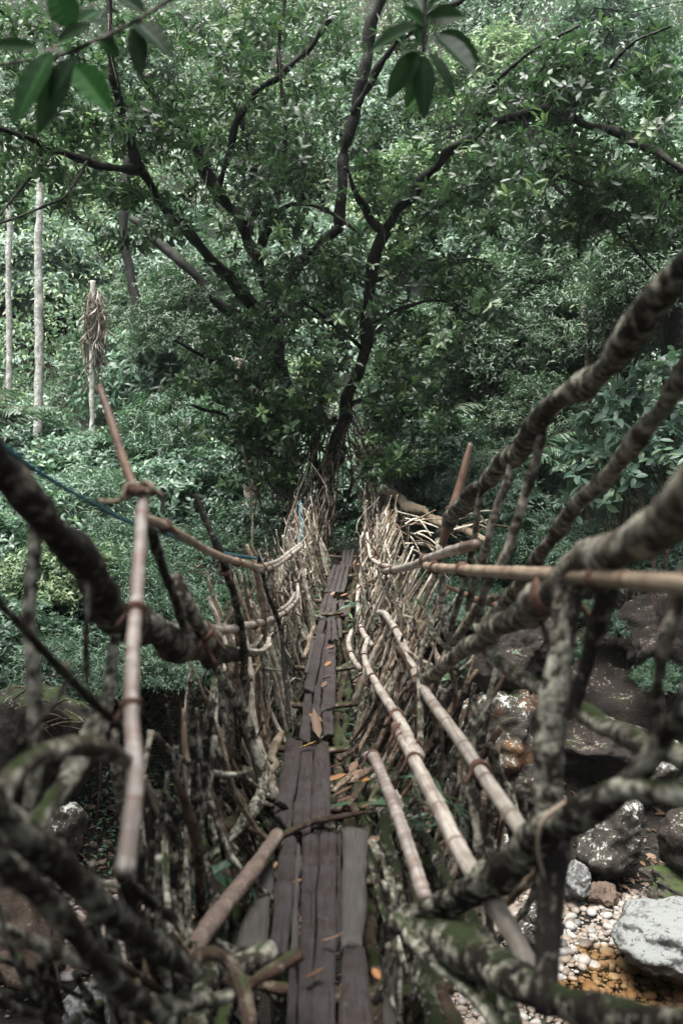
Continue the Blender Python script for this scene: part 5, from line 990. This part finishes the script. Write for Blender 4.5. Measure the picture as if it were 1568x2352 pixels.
for nm, n, per, sz, mt, tall, lab in (('forest', 800, 130, (.15, .30), 'leaf_far', 1.3, 'pale leafy forest covering the far hillside'), ('fine_forest', 700, 230, (.08, .17), 'leaf_lime', 1.7, 'fine leaved light green forest on the far hillside'), ('dark_forest', 420, 120, (.18, .36), 'leaf_cool', 1.5, 'darker broad leaved forest on the far hillside')):
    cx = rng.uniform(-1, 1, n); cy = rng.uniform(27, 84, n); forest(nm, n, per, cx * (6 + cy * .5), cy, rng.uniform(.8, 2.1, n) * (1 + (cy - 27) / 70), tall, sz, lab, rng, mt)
for nm, n, per, sz, mt, lab in (('undergrowth', 130, 700, (.06, .13), 'leaf_far', 'pale undergrowth at the foot of the hillside'), ('dark_undergrowth', 90, 620, (.08, .16), 'leaf_cool', 'darker undergrowth at the foot of the hillside'), ('light_undergrowth', 60, 900, (.045, .09), 'leaf_lime', 'light fine undergrowth at the foot of the hillside')):
    cx = rng.uniform(-1, 1, n); cy = rng.uniform(20, 28, n); cx = cx * (5 + cy * .45); forest(nm, n, per, cx, cy, np.where((784 + FPX * cx / cy < 420) & (cy < 25), rng.uniform(.3, .6, n), rng.uniform(.6, 1.5, n)), 1.2, sz, lab, rng, mt, (.2, 1.3))
n = 75000; gx = rng.uniform(-9, 9, n); gy = rng.uniform(10.5, 26, n)
keep = (np.sin(gx * 1.9 + gy) + np.sin(gx * .8 - gy * 1.3) + rng.normal(0, .7, n) > -.6) & ~((gx > 1.2) & (gx < 5.5) & (gy < 14.5)) & ~((gy < 12.5) & (gx > -1.5)); gx, gy = gx[keep], gy[keep]; n = len(gx)
a = rng.uniform(0, 6.28, n); d = np.stack([np.cos(a), np.sin(a), rng.uniform(-.3, .6, n)], 1)
o = leaf_obj('ground_cover', [leaf_arrays(np.stack([gx, gy, ground_z(gx, gy) + rng.uniform(.02, .35, n)], 1), d, np.array((0, 0, 1.0)) + rng.normal(0, .4, (n, 3)), rng.uniform(.05, .12, n), rng.uniform(.022, .045, n), .2, .4, False)], 'leaf_broad')
kind(o, 'stuff', 'low leafy ground cover on the far bank')
rng = np.random.default_rng(71); n = 9000; gx = rng.uniform(-7, 7.5, n); gy = rng.uniform(8.8, 17.5, n); keep = ~((gx > 1.2) & (gy < 10.6)); gx, gy = gx[keep], gy[keep]; n = len(gx); a = rng.uniform(0, 6.28, n); sz = rng.uniform(.05, .15, n)
o = leaf_obj('leaf_litter', [leaf_arrays(np.stack([gx, gy, ground_z(gx, gy) + rng.uniform(.01, .06, n)], 1), np.stack([np.cos(a), np.sin(a), rng.normal(0, .25, n)], 1), np.array((0, 0, 1.0)) + rng.normal(0, .35, (n, 3)), sz, sz * rng.uniform(.3, .5, n), .3, .3, True, rng.random(n) ** 1.5 * .9)], 'leaf_dead'); kind(o, 'stuff', 'brown leaf litter on the shaded soil')
# grass blades and moss tufts in the bridge flanks
for k in range(46):
    s = -1 if k % 2 else 1; y = rng.uniform(3.2, 14.5); x = deckx(y) + s * rng.uniform(.22, .48); z = deckz(y) + rng.uniform(-.3, .3); m = 12
    a = rng.uniform(0, 6.28, m); dr = np.stack([np.cos(a), np.sin(a), rng.uniform(-.2, 1.2, m)], 1); c = np.array((x, y, z)); gr = k % 3 != 0
    o = leaf_obj('sprout', [leaf_arrays(c + rng.normal(0, .03, (m, 3)), dr, rng.normal(0, .5, (m, 3)) + np.array((0, 0, 1)), rng.uniform(.07, .18, m), rng.uniform(.012, .02, m) if gr else rng.uniform(.03, .05, m), .2, .6, True)], 'leaf_broad' if k % 4 else 'leaf_fine', None, c)
    tag(o, '%s sprout growing among the %s railing roots, %s from the near end' % ('grassy' if gr else 'small leafy', 'left' if s < 0 else 'right', ordinal(k)), 'sprout', 'sprouts on the bridge flanks')
# ------------------------------------------------------------------ leaf sprays close to the camera
def near_spray(label, twig, leaves, seed):
    o = root('leaf_spray', label, 'branch', [(x, y, d * 1.85, w) for x, y, d, w in twig], 'bark_dark', knob=.08, sides=8, seed=seed); rng = np.random.default_rng(seed)
    for bx, by, tx, ty, w, d, r in leaves:
        d = d * 1.85; b, t = P(bx, by, d), P(tx, ty, d + rng.uniform(-.09, .06)); D = t - b; L = np.linalg.norm(D); W = w * d / FPX
        nrm = np.array((rng.normal(0, .25), -1, .5 + rng.normal(0, .2))); D = D / L; nrm = nrm - D * nrm.dot(D); nrm /= np.linalg.norm(nrm); S = np.cross(D, nrm); nu, nv = 24, 10
        s = np.linspace(0, 1, nu + 1)[:, None]; q = np.linspace(-1, 1, nv + 1)[None, :]
        prof = np.sin(np.pi * np.clip(s, 0, 1) ** .85) ** .75 * (1 - .12 * s); c = rng.uniform(.04, .16)
        V = b + D * (s * L)[..., None] + S * (q * prof * W / 2)[..., None] + nrm * (.20 * W * np.abs(q) * prof - c * L * s ** 2 + .012 * W * np.sin(s * 34) * np.abs(q))[..., None]
        i = (np.arange(nu)[:, None] * (nv + 1) + np.arange(nv)).ravel(); Q = np.stack([i, i + 1, i + nv + 2, i + nv + 1], 1)
        x = mesh_obj('leaf', V.reshape(-1, 3), Q, None, None, 'leaf_near', None, np.clip(r + .45 * np.exp(-(np.abs(q) / .12) ** 2) + .10 * np.sin(s * 40 + np.abs(q) * 5) - .12 * np.abs(q), 0, 1).ravel(), origin=ORG[o.name]); x.parent = o; x.location = (0, 0, 0)
    return o
near_spray('dark leafy twig hanging close overhead at the upper left', [(-60,160,1.15,9),(60,140,1.2,9),(140,128,1.25,9),(215,95,1.25,9),(300,55,1.3,9),(400,-5,1.35,10),(520,-60,1.4,10)],
 [(120,120,28,275,72,1.2,.7),(165,135,82,305,72,1.22,.25),(178,130,108,225,60,1.2,.1),(172,148,255,256,78,1.25,.95),(85,108,-30,98,36,1.2,.5),(168,62,120,-30,78,1.25,.9),(205,60,130,95,46,1.25,.2),(230,92,275,130,42,1.27,.4),(310,62,325,178,48,1.3,.0),(312,52,392,115,64,1.3,.1),(186,50,232,18,40,1.27,.6),(240,60,200,45,40,1.3,.15),(330,30,260,-20,50,1.3,.1)], 700)
near_spray('dark leaf rosette hanging overhead right of the main limb', [(985,-90,1.45,12),(978,-20,1.45,12),(974,50,1.45,11),(972,120,1.45,9)],
 [(958,62,838,104,54,1.45,.2),(962,118,886,228,60,1.42,.05),(966,125,934,250,42,1.45,.85),(974,128,973,272,54,1.43,.1),(985,120,1048,220,42,1.46,.3),(1000,80,1092,168,66,1.44,.0),(1010,75,1108,135,56,1.5,.15),(975,60,925,10,40,1.45,.6),(985,40,1065,35,54,1.45,.1),(985,20,1020,-30,50,1.45,.1),(970,25,940,-30,50,1.45,.2),(965,120,915,118,16,1.43,.5),(960,100,965,40,34,1.46,.5)], 701)

# ------------------------------------------------------------------ unseen near bank trees, added to shade the near end
NB = [(-3.2,-3.5,8.2,1.5,-3.5,-3.5,'unseen shade tree added on the near bank, over the left of the bridge'),(3.0,-4.2,8.6,1.5,3.0,-4.2,'unseen shade tree added on the near bank, over the right of the bridge'),(.2,-6.5,9.4,1.7,.2,-6.5,'tall unseen shade tree added behind the near end of the bridge'),
 (-5.2,2.0,6.8,1.3,-5.4,-.5,'unseen shade tree added over the stream, out to the left'),(6.2,-.5,8.6,1.3,5.6,-2.4,'unseen shade tree added over the stream, out to the right'),(-4.2,5.2,9.6,1.4,-5.2,-1.0,'unseen shade tree added farthest over the stream from the left'),(-5.8,6.2,6.6,1.25,-6.4,1.0,'low unseen shade tree added over the stream, out to the left')]
for k, (x, y, z, s, bx, by, lab) in enumerate(NB):
    o = place(PR['tree'][k % 3], 'forest_tree', (x, y, z), s, k * 1.3, lab, 'tree', 'added shade trees of the near bank')
    h = z - float(ground_z(bx, by)); v, q, g, u = tube(np.array([(bx - x, by - y, -h - .3), (bx - x + .1, by - y + .1, -h * .5), ((bx - x) * .3, (by - y) * .3, -.2), (0, 0, 1.2)]), [.26, .2, .15, .1], 10, .08, rng); m = mesh_obj('stem', v, q, None, g, 'bark_tree', u); m.parent = o; m.location = (0, 0, 0); m.scale = (1 / s,) * 3
    m.rotation_euler = (0, 0, -k * 1.3)

# ------------------------------------------------------------------ haze
HZ = 0.0004
if HZ:
    x0, x1, y0, y1, z0, z1 = -96, 96, -46, 116, -1.3, 100
    V = [(x, y, z) for z in (z0, z1) for y in (y0, y1) for x in (x0, x1)]
    hz = mesh_obj('haze', V, [[0, 2, 3, 1], [4, 5, 7, 6], [0, 1, 5, 4], [2, 6, 7, 3], [0, 4, 6, 2], [1, 3, 7, 5]], smooth=False)
    m = bpy.data.materials.new('haze'); m.use_nodes = True; t = m.node_tree; t.nodes.clear(); o = t.nodes.new('ShaderNodeOutputMaterial'); p = t.nodes.new('ShaderNodeVolumePrincipled')
    p.inputs['Color'].default_value = (.86, .95, .90, 1); p.inputs['Density'].default_value = HZ; p.inputs['Anisotropy'].default_value = .2
    t.links.new(p.outputs[0], o.inputs['Volume']); hz.data.materials.append(m); kind(hz, 'stuff', 'thin pale haze between the trees')
# ------------------------------------------------------------------ light
EL, AZ = rad(73), rad(-135)                               # sun high beyond the stream, a bright overcast
w = bpy.data.worlds.new('World'); C.world = w; w.use_nodes = True; nt = w.node_tree; bg = nt.nodes['Background']
sky = nt.nodes.new('ShaderNodeTexSky'); sky.sky_type = 'NISHITA'; sky.sun_disc = False; sky.sun_elevation = EL; sky.sun_rotation = AZ; sky.air_density = 1.0; sky.dust_density = 3.0
hs = nt.nodes.new('ShaderNodeHueSaturation'); hs.inputs['Saturation'].default_value = .32; nt.links.new(sky.outputs[0], hs.inputs['Color']); nt.links.new(hs.outputs[0], bg.inputs[0]); bg.inputs[1].default_value = .085
sl = bpy.data.lights.new('sun', 'SUN'); sl.energy = 4.8; sl.angle = rad(50); sl.color = (1, .98, .94); so = bpy.data.objects.new('sun', sl); COL.objects.link(so)
v = Vector((math.sin(AZ) * math.cos(EL), math.cos(AZ) * math.cos(EL), math.sin(EL))); so.rotation_euler = v.to_track_quat('Z', 'Y').to_euler()
C.view_settings.view_transform = 'Standard'; C.view_settings.look = 'None'; C.view_settings.exposure = 1.9; C.view_settings.gamma = 1
C.render.engine = 'CYCLES'; cy_ = C.cycles
cy_.max_bounces = 6; cy_.diffuse_bounces = 2; cy_.glossy_bounces = 2; cy_.transmission_bounces = 4; cy_.transparent_max_bounces = 6; cy_.volume_bounces = 0
cy_.use_denoising = True; cy_.caustics_reflective = False; cy_.caustics_refractive = False
